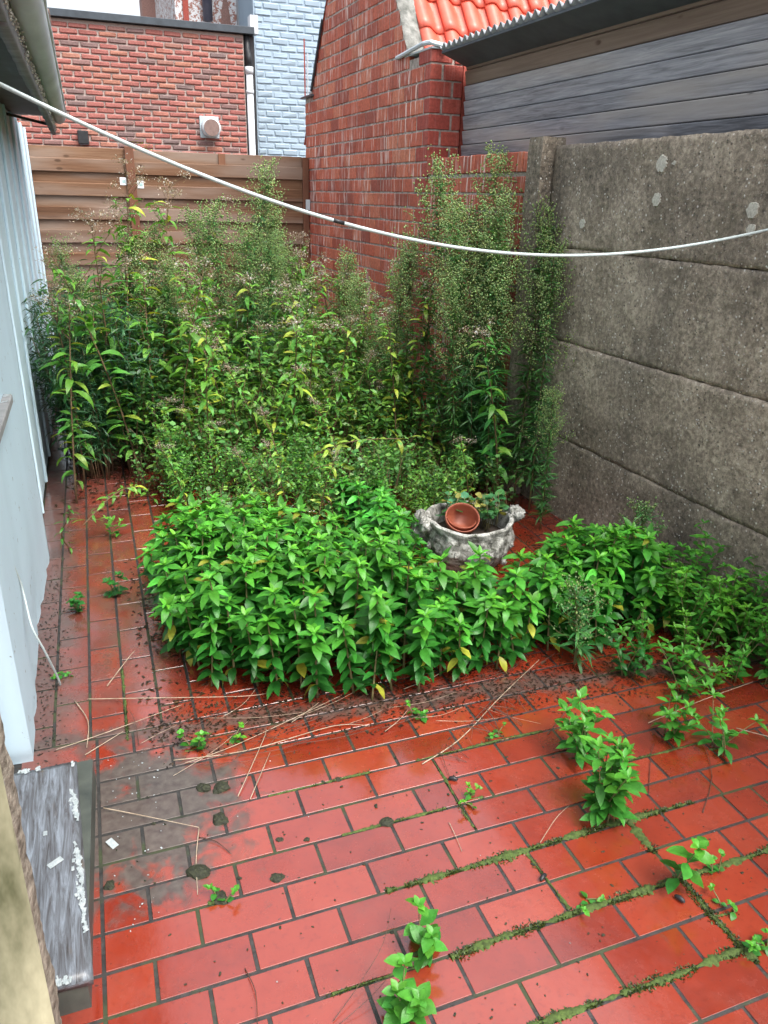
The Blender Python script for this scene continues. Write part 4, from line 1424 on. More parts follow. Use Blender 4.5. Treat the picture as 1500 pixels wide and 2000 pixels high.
# --- tall horseweed: narrow leaves below, a loose plume of tiny buds above
H_DK, H_MD, H_LT = (0.040, 0.140, 0.040), (0.085, 0.225, 0.055), (0.20, 0.34, 0.11)
def horseweed(h, plume=0.38, dens=1.0, wide=0.16, budc=(0.26, 0.27, 0.12), nbud=40):
    p = Plant()
    P = curve((0, 0, 0), h, random.uniform(0, 0.12) * h, random.uniform(0, 6.28), 0.6, 10)
    p.stem.tube(P, [0.006 - 0.0045 * i / 10 for i in range(11)], 5)
    n = int(330 * h * dens)
    for i in range(n):
        t = random.uniform(0.10, 0.97)
        l = random.uniform(0.06, 0.12) * (1.15 - 0.6 * t)
        p.fol.add('needle', along(P, t), random.uniform(0, 6.283), random.uniform(-0.1, 0.75), random.gauss(0, .4), l * random.uniform(.9, 1.4), l, jc(mixc(H_DK, H_MD, random.random())))
    nb = int(34 * dens)
    for i in range(nb):
        t = 1 - plume + plume * (i / nb) ** 0.9
        q = along(P, min(t, 0.99))
        az = i * 2.4 + random.gauss(0, .3)
        bl = wide * (1.15 - 0.85 * (t - 1 + plume) / plume) * random.uniform(0.7, 1.2)
        el = random.uniform(0.6, 1.15)
        tip = q + Vector((-math.sin(az) * math.cos(el), math.cos(az) * math.cos(el), math.sin(el))) * bl
        mid = q.lerp(tip, 0.5) + Vector((-math.sin(az), math.cos(az), -0.3)) * bl * 0.10
        p.stem.tube([q, mid, tip], [0.0014, 0.001, 0.0006], 3, False)
        for k in range(9):
            s = random.random()
            b = q.lerp(mid, s * 2) if s < .5 else mid.lerp(tip, s * 2 - 1)
            l = random.uniform(0.018, 0.040)
            p.fol.add('needle', b, random.uniform(0, 6.283), random.uniform(0.1, 1.0), 0, l, l, jc(H_MD))
        for k in range(nbud):
            s = random.uniform(0.25, 1.08)
            b = q.lerp(mid, s * 2) if s < .5 else mid.lerp(tip, s * 2 - 1)
            b = b + Vector((random.gauss(0, .016), random.gauss(0, .016), random.gauss(0.006, .014)))
            l = random.uniform(0.007, 0.014)
            p.head.add('bud', b, random.uniform(0, 6.283), random.uniform(0.5, 1.5), 0, l * .6, l, jc(mixc(H_LT, budc, random.random()), .2))
    return p.done()

# --- tall drooping-leaved weed with dry fluffy flower heads
Y_GR, Y_YL, Y_DK = (0.135, 0.330, 0.042), (0.38, 0.46, 0.06), (0.055, 0.200, 0.040)
def aster_weed(h, yellow=0.25, head=1.0, lean=0.15, leaf=0.150, start=0.12, dark=0.3):
    p = Plant()
    p.stemmat = MAT['brown_stem']
    P = curve((0, 0, 0), h, lean * h, random.uniform(0, 6.28), 0.3, 10)
    p.stem.tube(P, [0.0065 - 0.0042 * i / 10 for i in range(11)], 6)
    n = int(h / 0.036)
    a = random.uniform(0, 6.28)
    for i in range(n):
        t = start + (0.95 - start) * i / n
        q = along(P, t)
        a += 2.4
        for s in ((0,) if random.random() < .45 else (0, 3.14)):
            l = leaf * random.uniform(0.65, 1.15) * (1.0 if t < .75 else 1.25 - .6 * t)
            c = mixc(Y_GR, Y_DK, random.random() * dark * 3)
            if random.random() < yellow: c = mixc(c, Y_YL, random.uniform(.3, 1))
            p.leaf('lance', q, a + s + random.gauss(0, .3), random.uniform(0.15, 0.7), random.gauss(0, .35), l, l, jc(c, .12))
    # side shoots
    for i in range(int(5 * h)):
        t = random.uniform(0.35, 0.9); q = along(P, t); az = random.uniform(0, 6.28); bl = random.uniform(0.10, 0.22)
        tip = q + Vector((-math.sin(az) * .7, math.cos(az) * .7, .7)) * bl
        p.stem.tube([q, tip], [0.0025, 0.0012], 4, False)
        for k in range(8):
            l = random.uniform(0.04, 0.075)
            p.fol.add('lance', q.lerp(tip, random.uniform(.3, 1)), random.uniform(0, 6.28), random.uniform(0, .8), random.gauss(0, .3), l, l, jc(mixc(Y_GR, Y_DK, random.random() * dark * 2)))
    if head > 0:
        tops = [P[-1]]
        for i in range(int(6 * head)):
            az = random.uniform(0, 6.28); bl = random.uniform(0.05, 0.14)
            q = along(P, random.uniform(0.86, 0.99))
            tip = q + Vector((-math.sin(az) * .75, math.cos(az) * .75, .65)) * bl
            p.stem.tube([q, tip], [0.0018, 0.001], 3, False)
            tops.append(tip)
        for q in tops:
            for k in range(44):
                d = Vector((random.gauss(0, .020), random.gauss(0, .020), random.gauss(0.004, .012)))
                l = random.uniform(0.007, 0.016)
                c = mixc((0.17, 0.13, 0.09), (0.48, 0.44, 0.38), random.random() ** 1.2)
                p.head.add('fluff', q + d, random.uniform(0, 6.28), random.uniform(-.2, 1.4), random.uniform(-1, 1), l, l, jc(c, .15))
    return p.done()

# --- fine-leaved filler shrub and small round-leaved undergrowth
def shrub(h, r, dk=(0.030, 0.105, 0.028), md=(0.150, 0.310, 0.052), n_st=14, lk='small', ll=(0.028, 0.062), dens=80):
    p = Plant()
    p.stemmat = MAT['brown_stem']
    for s in range(n_st):
        az = random.uniform(0, 6.28)
        hh = h * random.uniform(0.6, 1.05)
        P = curve((random.gauss(0, r * .25), random.gauss(0, r * .25), 0), hh, r * random.uniform(0.3, 1.1), az, 0.2, 6)
        p.stem.tube(P, [0.0035 - 0.0026 * i / 6 for i in range(7)], 4)
        for k in range(int(dens * h)):
            t = random.uniform(0.15, 1.0) ** 0.8
            q = along(P, t) + Vector((random.gauss(0, .03), random.gauss(0, .03), random.gauss(0, .015)))
            l = random.uniform(*ll)
            p.fol.add(lk, q, random.uniform(0, 6.28), random.uniform(-.4, .8), random.gauss(0, .5), l, l, jc(mixc(dk, md, random.random() ** 1.4), .25))
    return p.done()

HR = [horseweed(h, pl, dn, wd, (0.34, 0.42, 0.18)) for (h, pl, dn, wd) in ((1.6, .48, 1.3, .32), (1.45, .48, 1.3, .30), (1.3, .50, 1.2, .28), (1.1, .45, 1.0, .22))]
HH = (1.6, 1.45, 1.3, 1.1)
HD = [horseweed(1.5, .55, 1.4, .34, (0.20, 0.30, 0.11)), horseweed(1.25, .6, 1.3, .32, (0.24, 0.32, 0.12))]
def put_h(i, x, y, h, label, group=None, pr=HR, hh=HH, tint=(1, 1, 1), nm='tall_weed', tl=0.04):
    return pr[i].place(nm, (x, y, 0), random.uniform(0, 6.28), h / hh[i], label, 'weed', group, tint, (random.gauss(0, tl), random.gauss(0, tl)))
put_h(0, 1.92, 3.72, 1.70, 'tallest plumed weed with pale buds in front of the concrete post', tint=(1, 1.05, 1.1))
put_h(1, 1.72, 4.05, 1.66, 'tall narrow pale-budded weed in front of the low brick wall')
GR = 'plumed weeds against the concrete and low brick walls'
LR = 'plumed green weed with tiny buds crowded against the concrete wall corner'
for (x, y, h) in ((1.80, 3.88, 1.46), (1.86, 3.60, 1.48), (1.98, 3.50, 1.50), (2.04, 3.40, 1.46), (2.06, 3.27, 1.30), (1.94, 3.95, 1.36), (1.69, 4.18, 1.28), (1.90, 3.45, 1.20), (1.78, 3.62, 1.15), (2.0, 3.75, 1.28), (1.62, 4.35, 1.22)):
    put_h(random.choice((0, 1, 2, 3)), x, y, h, LR + (' front side' if 0 else ''), GR, tint=random.choice(((1, 1, 1), (1.1, 1.05, .9), (.85, .95, 1.1))))
put_h(3, 1.98, 3.02, 0.72, 'small lone weed stem at the foot of the concrete wall')
put_h(0, 0.90, 5.15, 1.66, 'tallest plumed weed in front of the middle of the board fence', tint=(.85, .95, 1.05))
LMD, GMD = 'bushy dark green plumed weed in front of the board fence', 'plumed weeds before the fence'
for (x, y, h) in ((0.78, 5.0, 1.42), (1.04, 5.3, 1.42), (1.10, 5.1, 1.26), (0.74, 5.4, 1.36), (1.26, 5.4, 1.14), (0.93, 4.95, 1.3), (1.42, 5.6, 0.98), (1.16, 5.5, 1.25)):
    i = random.randrange(2)
    put_h(i, x, y, h, LMD, GMD, HD, (1.5, 1.25), (.85, .95, .9))

LHL, GHL = 'fine feathery green weed on the left before the fence', 'feathery weeds at left'
for (x, y, h) in ((0.05, 5.0, 1.25), (0.28, 5.1, 1.3), (-0.10, 4.8, 1.05), (0.40, 4.9, 1.15), (-0.18, 5.2, 1.2)):
    put_h(random.choice((1, 2, 3)), x, y, h, LHL, GHL, tint=(.85, .95, .95))
LHM, GHM = 'fine feathery weed before the lower brick gable', 'feathery weeds before the gable'
for (x, y, h) in ((1.45, 4.9, 1.0), (1.55, 4.5, 1.05), (1.30, 5.0, 1.0), (1.62, 5.0, 1.15), (1.5, 4.25, .85)):
    put_h(random.choice((2, 3)), x, y, h, LHM, GHM, tint=(1.15, 1.05, .9))
AW = [aster_weed(1.5, .18, 1.5, .12), aster_weed(1.3, .22, 1.1, .18), aster_weed(1.05, .22, .9, .20), aster_weed(1.15, .60, .6, .12, .13), aster_weed(0.85, .30, .5, .30, .11)]
AH = (1.5, 1.3, 1.05, 1.15, .85)
def put_a(i, x, y, h, label, group=None, tint=(1, 1, 1), tilt=None, rz=None):
    return AW[i].place('leafy_weed', (x, y, 0), random.uniform(0, 6.28) if rz is None else rz, h / AH[i], label, 'weed', group, tint, tilt or (random.gauss(0, .05), random.gauss(0, .05)))
put_a(0, 0.30, 4.75, 1.60, 'tall arching weed with drooping leaves and dry brown-white heads at left of fence', tilt=(0.02, -0.12))
put_a(0, 0.22, 4.95, 1.60, 'straight tall weed with dry heads beside the fence post')
put_a(3, 1.66, 4.10, 1.10, 'yellowing drooping-leaved weed at the foot of the red brick gable')
put_a(3, 1.56, 3.95, 0.95, 'shorter yellow-leaved weed left of the tall plumed weeds', tint=(1.15, 1.05, 1))
put_a(2, 1.93, 3.38, 0.98, 'dark leafy weed leaning on the plumed weeds by the concrete wall', tint=(.55, .8, .8))
put_a(1, 0.36, 4.22, 1.18, 'bright lime-leaved weed standing at the front of the left growth', tint=(1.2, 1.1, 1))
put_a(2, 0.52, 4.12, 0.92, 'lime-green drooping weed right of the bright lime-leaved one', tint=(1.15, 1.1, 1))
put_a(2, 0.98, 4.18, 0.95, 'fresh green drooping weed at the middle front of the tall growth', tint=(1.1, 1.1, 1))
put_a(4, 0.78, 4.02, 0.72, 'short lime-leaved weed in front of the middle growth', tint=(1.15, 1.1, 1))
put_a(2, 1.22, 4.12, 0.90, 'green drooping weed left of the yellow-leaved ones', tint=(1.05, 1.05, 1))
put_a(1, 0.14, 4.30, 1.25, 'leafy weed rising out of the dark left corner growth', tint=(.9, 1, 1))
LA, GA_ = 'drooping-leaved weed with pale dry flower heads in the overgrown back', 'drooping-leaved weeds in the back'
for (x, y, h, i) in ((0.10, 4.55, 1.38, 1), (0.52, 5.25, 1.40, 1), (0.55, 5.6, 1.46, 0), (1.38, 5.6, 1.24, 1), (1.48, 5.2, 1.14, 2), (1.38, 4.8, 1.05, 2), (1.60, 4.8, 0.98, 2), (1.40, 4.4, 0.82, 4), (0.26, 4.35, 1.12, 2), (0.75, 4.6, 1.04, 2), (1.07, 4.8, 1.02, 2), (1.15, 4.4, 0.88, 4), (0.50, 4.5, 0.95, 4), (0.90, 4.45, 0.85, 4), (0.62, 4.85, 1.15, 2), (1.25, 5.05, 1.05, 2), (0.38, 5.0, 1.2, 1), (1.75, 4.55, 1.15, 3), (1.30, 4.15, 0.70, 4), (1.66, 3.72, 0.62, 4), (0.40, 4.25, 0.78, 4), (0.85, 5.0, 1.1, 2), (1.45, 4.95, 1.05, 2), (0.68, 4.4, .9, 4), (1.02, 4.5, .95, 2), (1.22, 4.75, 1.0, 2), (1.56, 4.65, 1.0, 3), (0.18, 4.7, 1.15, 2), (0.62, 5.1, 1.2, 1), (1.62, 5.2, 1.1, 2), (0.85, 4.15, .7, 4), (1.48, 4.0, .75, 4), (1.05, 4.05, .62, 4)):
    _w = ('behind the dark left corner growth' if x < 0.45 else 'before the brick gable' if x > 1.33 else 'before the middle of the fence') + (', near the front' if y < 4.55 else ', far back')
    put_a(i, x, y, h, 'drooping-leaved weed with pale dry flower heads ' + _w, 'drooping-leaved weeds ' + _w)
put_a(2, -0.20, 4.05, 1.00, 'leafy weed with dry heads leaning on the white shed wall', tint=(.75, .8, .8))
put_a(2, -0.16, 4.35, 1.02, 'dark weed with a fluffy dry head beside the white shed wall', tint=(.6, .75, .75))

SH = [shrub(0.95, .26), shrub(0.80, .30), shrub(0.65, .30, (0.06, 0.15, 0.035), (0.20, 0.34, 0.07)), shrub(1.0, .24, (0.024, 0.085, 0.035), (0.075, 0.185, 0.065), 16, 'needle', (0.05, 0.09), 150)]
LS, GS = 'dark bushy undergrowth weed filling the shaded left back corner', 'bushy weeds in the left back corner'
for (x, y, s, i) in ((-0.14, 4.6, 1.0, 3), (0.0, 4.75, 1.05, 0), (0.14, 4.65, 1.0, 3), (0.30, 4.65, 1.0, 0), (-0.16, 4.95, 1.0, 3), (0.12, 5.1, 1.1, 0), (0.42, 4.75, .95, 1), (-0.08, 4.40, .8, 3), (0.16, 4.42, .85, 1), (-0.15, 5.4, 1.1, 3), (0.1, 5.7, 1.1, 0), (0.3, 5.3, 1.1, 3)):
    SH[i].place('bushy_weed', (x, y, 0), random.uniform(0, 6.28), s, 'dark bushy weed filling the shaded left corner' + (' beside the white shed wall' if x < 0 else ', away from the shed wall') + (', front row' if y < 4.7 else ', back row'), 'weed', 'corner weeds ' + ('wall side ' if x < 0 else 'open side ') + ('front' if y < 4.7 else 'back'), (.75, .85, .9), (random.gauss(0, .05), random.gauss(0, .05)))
LS2, GS2 = 'mid-green bushy weed in the dense growth before the fence and gable', 'bushy weeds in the middle back'
for (x, y, s, i) in ((0.55, 4.45, 1.0, 1), (0.75, 4.75, 1.05, 0), (0.95, 4.65, 1.0, 2), (1.15, 4.65, 1.1, 1), (1.35, 4.6, 1.05, 2), (1.55, 4.5, 1.1, 1), (1.0, 5.0, 1.0, 3), (1.55, 5.0, 1.0, 2), (0.75, 4.2, .8, 2), (1.0, 4.3, .8, 1), (1.25, 4.25, .85, 2), (1.5, 4.15, .8, 1), (1.7, 4.3, .9, 0), (0.45, 5.6, 1.1, 0), (0.8, 5.7, 1.1, 1), (1.15, 5.8, 1.1, 0), (1.5, 5.7, 1.0, 1), (1.75, 3.95, .75, 0), (1.88, 3.68, .8, 3), (1.7, 5.3, 1.0, 2), (1.2, 4.95, 1.1, 2), (0.6, 4.7, 1.0, 2), (1.4, 4.85, 1.0, 2), (0.65, 5.3, 1.0, 2), (1.05, 4.5, .9, 2), (1.35, 4.35, .85, 2), (0.45, 4.3, .7, 2)):
    SH[i].place('bushy_weed', (x, y, 0), random.uniform(0, 6.28), s, 'mid-green bushy weed ' + ('before the fence' if x < 1.1 else 'before the brick gable') + (', in the front of the dense growth' if y < 4.5 else ', in the middle of the dense growth' if y < 5.05 else ', at the back of the dense growth'), 'weed', 'bushy weeds ' + ('by the fence ' if x < 1.1 else 'by the gable ') + ('front' if y < 4.5 else 'middle' if y < 5.05 else 'back'), (1.0, 1.05, .9), (random.gauss(0, .05), random.gauss(0, .05)))

CLV = [shrub(0.30, .16, (0.05, 0.17, 0.04), (0.19, 0.40, 0.10), 10, 'round', (0.018, 0.032), 50), shrub(0.42, .18, (0.045, 0.15, 0.035), (0.17, 0.36, 0.09), 10, 'round', (0.018, 0.034), 45)]
LC, GC = 'low weed with tiny pale round leaves under the tall growth', 'small round-leaved weeds'
for (x, y, s) in ((0.55, 4.0, 1.0), (0.72, 3.95, .9), (0.9, 3.95, 1.0), (1.08, 3.85, .9), (0.35, 4.05, .8), (1.22, 3.75, .8), (0.8, 4.15, 1.2), (1.0, 4.15, 1.2), (0.62, 4.25, 1.3), (1.35, 3.62, .8), (1.55, 3.5, .8), (1.72, 3.45, .8), (1.88, 3.3, .8), (1.45, 3.85, 1.1), (0.15, 4.1, .6)):
    CLV[random.randrange(2)].place('round_leaved_weed', (x, y, 0), random.uniform(0, 6.28), s, LC, 'weed', GC, (1, 1, 1))
rl = random.Random(17)
LOWP = [(0.30, 3.25), (0.95, 3.12), (1.55, 3.12), (2.0, 3.30), (1.95, 3.9), (0.2, 4.25), (0.24, 3.8)]
for (x, y) in scatter(LOWP, 0.13, 2500, rl):
    if x > 1.75 and y < 3.45: continue
    m_ = rl.random()
    if m_ < .40: CLV[rl.randrange(2)].place('round_leaved_weed', (x, y, 0), rl.uniform(0, 6.28), rl.uniform(.7, 1.1), LC, 'weed', GC, (1, 1, 1))
    elif m_ < .75: SH[rl.randrange(3)].place('bushy_weed', (x, y, 0), rl.uniform(0, 6.28), rl.uniform(.32, .5), 'low bushy weed between the big clump and the tall growth', 'weed', 'low bushy weeds in front of the tall growth', (.85, 1.05, .75))
    else: put_a(4, x, y, rl.uniform(.35, .55), 'short drooping-leaved weed in front of the tall growth', 'short drooping weeds')
# fallen leafy stems lying towards the planter
def fallen(P, n, leaf, yellow, seed):
    random.seed(seed)
    p = Plant(); p.stemmat = MAT['brown_stem']
    Q = smooth_path(P, 5)
    p.stem.tube(Q, 0.0032, 5)
    for i in range(n):
        t = 0.08 + 0.9 * i / n
        c = mixc(Y_GR, Y_DK, random.random() * .5)
        if random.random() < yellow: c = mixc(c, Y_YL, random.uniform(.3, 1))
        l = leaf * random.uniform(.7, 1.15)
        for s in (0, 3.14):
            p.leaf('lance', along(Q, t), i * 1.57 + s + random.gauss(0, .3), random.uniform(-.1, .6), random.gauss(0, .4), l, l, jc(c, .12))
    return p.done()
fallen([(0, 0, 0.0), (0.12, -0.05, 0.22), (0.38, -0.10, 0.34), (0.70, -0.20, 0.36)], 20, 0.095, .3, 5).place('leafy_weed', (0.80, 3.75, 0), 0, 1, 'leafy stem bent over horizontally towards the stone planter', 'weed')
fallen([(0, 0, 0.0), (-0.10, -0.05, 0.20), (-0.30, -0.16, 0.25), (-0.55, -0.22, 0.16)], 12, 0.09, .6, 6).place('leafy_weed', (1.25, 3.7, 0), 0, 1, 'yellow-green stem drooping forward behind the big green clump', 'weed')
fallen([(0, 0, 0.0), (-0.10, -0.12, 0.14), (-0.22, -0.30, 0.17), (-0.36, -0.46, 0.10)], 16, 0.07, .2, 8).place('leafy_weed', (0.20, 3.95, 0), 0, 1, 'drooping weed stem reaching over the tiles beside the big clump', 'weed')
fallen([(0, 0, 0.0), (-0.03, -0.05, 0.10), (0.01, -0.10, 0.20), (0.03, -0.13, 0.26)], 9, 0.06, .0, 9).place('leafy_weed', (-0.22, 3.45, 0), 0, 1, 'dark-leaved sprig growing out of the foot of the white wall', 'weed', None, (.45, .6, .6))
random.seed(21)

# --- weeds in the joints of the paving
def joint_weed(h, n_st, leaf, kind='oval', dark=0.0, spread=0.05, newc=G_NEW, midc=G_MID):
    p = Plant()
    for s in range(n_st):
        P = curve((random.gauss(0, .012), random.gauss(0, .012), 0), h * random.uniform(.7, 1.05), spread * random.uniform(.2, 1), random.uniform(0, 6.28), 0, 6)
        p.stem.tube(P, [0.0022 - 0.0012 * i / 6 for i in range(7)], 5)
        nn = max(2, int(h / 0.032))
        a = random.uniform(0, 6.28)
        for k in range(nn):
            t = 0.22 + 0.78 * k / max(1, nn - 1)
            a += 1.57
            for q in (0, 3.14):
                l = leaf * random.uniform(.75, 1.2) * (1 - 0.25 * t)
                p.leaf(kind, along(P, t), a + q + random.gauss(0, .25), random.uniform(0.0, 0.55), random.gauss(0, .25), l, l, jc(mixc(midc, newc, t * 0.8), .14))
        for k in range(4):
            l = leaf * 0.45
            p.leaf(kind, P[-1], 1.57 * k, random.uniform(.5, 1), 0, l, l, jc(newc, .1))
    return p.done()
JW = [
    (1.125, 1.27, .20, 9, .072, 'broad', 'lush bright weed clump in the paving right of centre'),
    (1.20, 1.50, .16, 6, .070, 'broad', 'bright green weed just behind the lush clump in the paving'),
    (0.835, 1.45, .045, 4, .022, 'oval', 'tiny yellow-green seedling tuft on the mossy cross joint'),
    (1.163, 1.05, .19, 1, .066, 'oval', 'slender upright weed with broad paired leaves on the mossy joint'),
    (0.524, 1.066, .11, 3, .054, 'oval', 'small toothed-leaf weed in the foreground joint near the middle'),
    (0.405, .925, .13, 4, .056, 'oval', 'weed cut off by the bottom edge of the picture'),
    (1.53, 1.49, .14, 5, .060, 'broad', 'green weed beside the dry root tangle at right'),
    (1.63, 1.40, .12, 5, .056, 'broad', 'leafy weed at right with dark soil round its foot'),
    (0.122, 1.343, .035, 2, .026, 'oval', 'tiny seedling on a dark moss cushion at left'),
    (0.134, 1.895, .06, 3, .030, 'round', 'round-leaved seedling among the dry stalks at left'),
    (1.01, 1.664, .035, 2, .022, 'oval', 'single pale seedling in front of the dark twigs'),
    (1.72, 1.66, .14, 4, .058, 'broad', 'weed in front of the right-hand growth by the dry stalk'),
    (2.05, 1.62, .22, 5, .060, 'broad', 'weed cut by the right edge of the picture'),
    (0.83, 1.83, .035, 3, .028, 'oval', 'seedling at the front foot of the big clump'),
    (1.225, .925, .03, 2, .024, 'oval', 'seedling in the diagonal mossy seam at lower right'),
    (0.935, 1.045, .02, 2, .022, 'oval', 'small sprout in the mossy joint below the round moss patch'),
    (1.30, 1.045, .05, 3, .018, 'round', 'wispy sprout beside the slender weed at right'),
    (1.245, .84, .03, 5, .024, 'oval', 'mossy tuft of sprouts at the lower right edge'),
    (-0.19, 2.86, .06, 5, .040, 'oval', 'dark low weed with dry pale heads on the left tile strip'),
    (-0.05, 2.96, .09, 5, .045, 'oval', 'low leafy weed on the left tile strip next to the clump'),
    (0.25, 1.89, .03, 2, .03, 'oval', 'yellow-green seedling among the dry stalks before the clump'),
    (-0.02, 3.55, .10, 3, .05, 'broad', 'yellowish weed on the left strip behind the low weeds'),
    (-0.235, 2.40, .02, 3, .022, 'oval', 'sprout at the end of the hanging white wire'),
    (2.08, 2.08, .36, 8, .060, 'broad', 'tall green weed at the wall just right of the right clump'),
    (2.14, 1.86, .34, 7, .060, 'broad', 'green weed against the concrete near the right edge'),
    (1.92, 1.88, .26, 8, .058, 'broad', 'dense weed between the right clump and the right edge'),
    (2.05, 1.74, .22, 8, .054, 'broad', 'leafy weed in the tangle along the right edge'),
    (1.78, 1.74, .14, 7, .050, 'broad', 'weed in the tangle left of the dry roots at right'),
    (1.95, 1.98, .30, 7, .056, 'broad', 'bushy yellow-green weed where the right clump meets the wall'),
    (2.13, 1.95, .26, 6, .056, 'broad', 'weed pressed against the concrete right of the clump'),
    (1.82, 1.68, .12, 6, .045, 'broad', 'low yellow-green weed mat at the right, behind the dry stalk'),
    (1.95, 1.68, .16, 6, .045, 'broad', 'weed mat close to the right edge below the concrete'),
    (2.10, 1.80, .24, 6, .056, 'broad', 'yellowish weed filling the foot of the wall at the right edge'),
    (1.60, 1.82, .14, 6, .045, 'broad', 'dark low weed right of the budding weed'),
    (2.02, 1.86, .34, 6, .062, 'broad', 'loose yellow-green weed against the concrete wall at right edge'),
    (1.86, 1.80, .20, 6, .050, 'broad', 'yellowing weed tangle at right in front of the clump'),
    (2.12, 1.70, .30, 4, .060, 'broad', 'tall weed at the far right against the concrete'),
    (1.70, 1.86, .18, 6, .050, 'broad', 'low shaded weed at the foot of the right clump'),
]
for (x, y, h, ns, lf_, kd, lab) in JW:
    drk = lab.startswith('dark') or 'left tile strip' in lab
    joint_weed(h, ns, lf_, kd, newc=(G_MID if drk else G_NEW), midc=(G_DARK if drk else G_MID), spread=0.10 if ns > 3 and h > .1 else 0.04).place('joint_weed', (x, y, 0), random.uniform(0, 6.28), 1.0, lab, 'weed', None, (1.0, .9, .9) if 'yellow' in lab else (.72, .8, 1.0))
hb = horseweed(0.30, .8, .75, .15, (0.22, 0.27, 0.13), 9)
hb.place('bushy_weed', (1.47, 1.93, 0), 0.4, 1.0, 'fine-leaved weed with white-green buds at the front of the right clump', 'weed', None, (.8, 1, 1))
hb.place('bushy_weed', (1.98, 2.30, 0.06), 2.0, 1.15, 'fine-leaved budding weed standing above the right clump by the concrete wall', 'weed', None, (.8, 1, 1))
sp_ = shrub(0.3, .06, (0.22, 0.26, 0.04), (0.40, 0.42, 0.06), 5, 'small', (0.02, 0.035), 60)
sp_.place('sprig', (0.60, 8.1, 1.66), 0, 1, 'yellowish sprig peeping over the top of the board fence', 'plant')

# ================================================================== STONE PLANTER
pl = empty('stone_planter', (1.43, 2.74, 0.0), R(-18))
tag(pl, 'weathered grey ornate stone planter bowl standing among the green plants', 'planter')
def bowl():
    prof = [(0.095, 0.0), (0.125, 0.012), (0.118, 0.03), (0.140, 0.055), (0.172, 0.095), (0.188, 0.14), (0.190, 0.185), (0.184, 0.215), (0.190, 0.235), (0.194, 0.250), (0.186, 0.258), (0.174, 0.252), (0.168, 0.215), (0.165, 0.16)]
    n = 96
    V, F = [], []
    P2 = []
    for i in range(len(prof) - 1):
        for k in range(4):
            t = k / 4
            P2.append((prof[i][0] + (prof[i + 1][0] - prof[i][0]) * t, prof[i][1] + (prof[i + 1][1] - prof[i][1]) * t))
    P2.append(prof[-1])
    m = len(P2)
    for j, (r, z) in enumerate(P2):
        outer = 1.0 if j < m - 14 else 0.15
        for k in range(n):
            a = 6.2832 * k / n
            rel = 0.0
            if 0.03 < z < 0.235:
                rel = 0.007 * wob(a * 9, z * 60, 1) + 0.004 * wob(a * 25, z * 130, 3)
                band = math.exp(-((z - 0.145) / 0.055) ** 2)
                rel += 0.016 * band * max(0, math.cos(a * 6)) ** 3            # swags of relief
            rr = r + rel * outer
            zz = z + (0.006 * wob(a * 3, 2) + 0.005 * math.cos(a * 2) if z > 0.2 else 0)
            V.append((rr * math.cos(a), rr * math.sin(a), zz))
    for j in range(m - 1):
        for k in range(n):
            q = (k + 1) % n
            F.append([j * n + k, j * n + q, (j + 1) * n + q, (j + 1) * n + k])
    F.append([k for k in range(n)][::-1])
    return MB().add(V, F).mesh('bowl', MAT['stone'], True)
inst('bowl', bowl(), pl)
def knob(name, loc, s, seed):
    V, F = [], []
    n, m = 22, 14
    for j in range(m + 1):
        th = math.pi * j / m
        for k in range(n):
            a = 6.2832 * k / n
            d = Vector((math.sin(th) * math.cos(a), math.sin(th) * math.sin(a), math.cos(th)))
            r = 1 + 0.30 * wob(d.x * 3.2 + seed, d.y * 3.2, d.z * 3.2) + 0.14 * wob(d.x * 8 + seed, d.y * 8, d.z * 8)
            V.append(tuple(d[i] * r * s[i] for i in range(3)))
    for j in range(m):
        for k in range(n):
            q = (k + 1) % n
            F.append([j * n + k, (j + 1) * n + k, (j + 1) * n + q, j * n + q])
    MB().add(V, F).obj(name, MAT['stone'], pl, True, loc)
knob('scroll', (-0.205, 0.02, 0.225), (0.034, 0.038, 0.046), 1.0)
knob('scroll', (-0.225, 0.00, 0.175), (0.032, 0.04, 0.045), 2.0)
knob('scroll', (-0.195, -0.06, 0.235), (0.030, 0.03, 0.034), 6.0)
knob('scroll', (0.205, 0.03, 0.255), (0.034, 0.038, 0.034), 3.0)
knob('scroll', (0.222, 0.01, 0.262), (0.024, 0.026, 0.022), 4.0)
for i in range(7):
    a = -0.35 - 0.40 * i
    knob('rosette', (0.190 * math.cos(a), 0.190 * math.sin(a), 0.150 - 0.05 * (i % 2)), (0.013, 0.013, 0.016), 5.0 + i)
so = MB()
so.lathe([(0.0, 0.178), (0.06, 0.182), (0.12, 0.176), (0.172, 0.168)], 24)
so.obj('soil', MAT['soil'], pl, True)
def flower_pot(r, h):
    b = MB()
    b.lathe([(0.0, 0.0), (r * .70, 0.0), (r * .72, 0.002), (r * .93, h * .78), (r * 1.02, h * .78), (r * 1.04, h * .98), (r * 1.02, h), (r * .97, h), (r * .93, h * .9), (r * .68, 0.006), (0.0, 0.006)], 40)
    return b
up = Vector(); 
for (loc, rot, r, h, lab) in (((1.395, 2.765, 0.178), (R(34), R(-10), 0), 0.072, 0.115, 'orange plastic flower pot tilted forward inside the stone planter'),
                             ((1.390, 2.745, 0.200), (R(16), R(-6), 0.3), 0.062, 0.056, 'smaller orange pot nested inside the tilted flower pot')):
    o = flower_pot(r, h).obj('flower_pot', MAT['clay_pot'], None, True, loc, rot)
    tag(o, lab, 'pot')
gp = Plant()
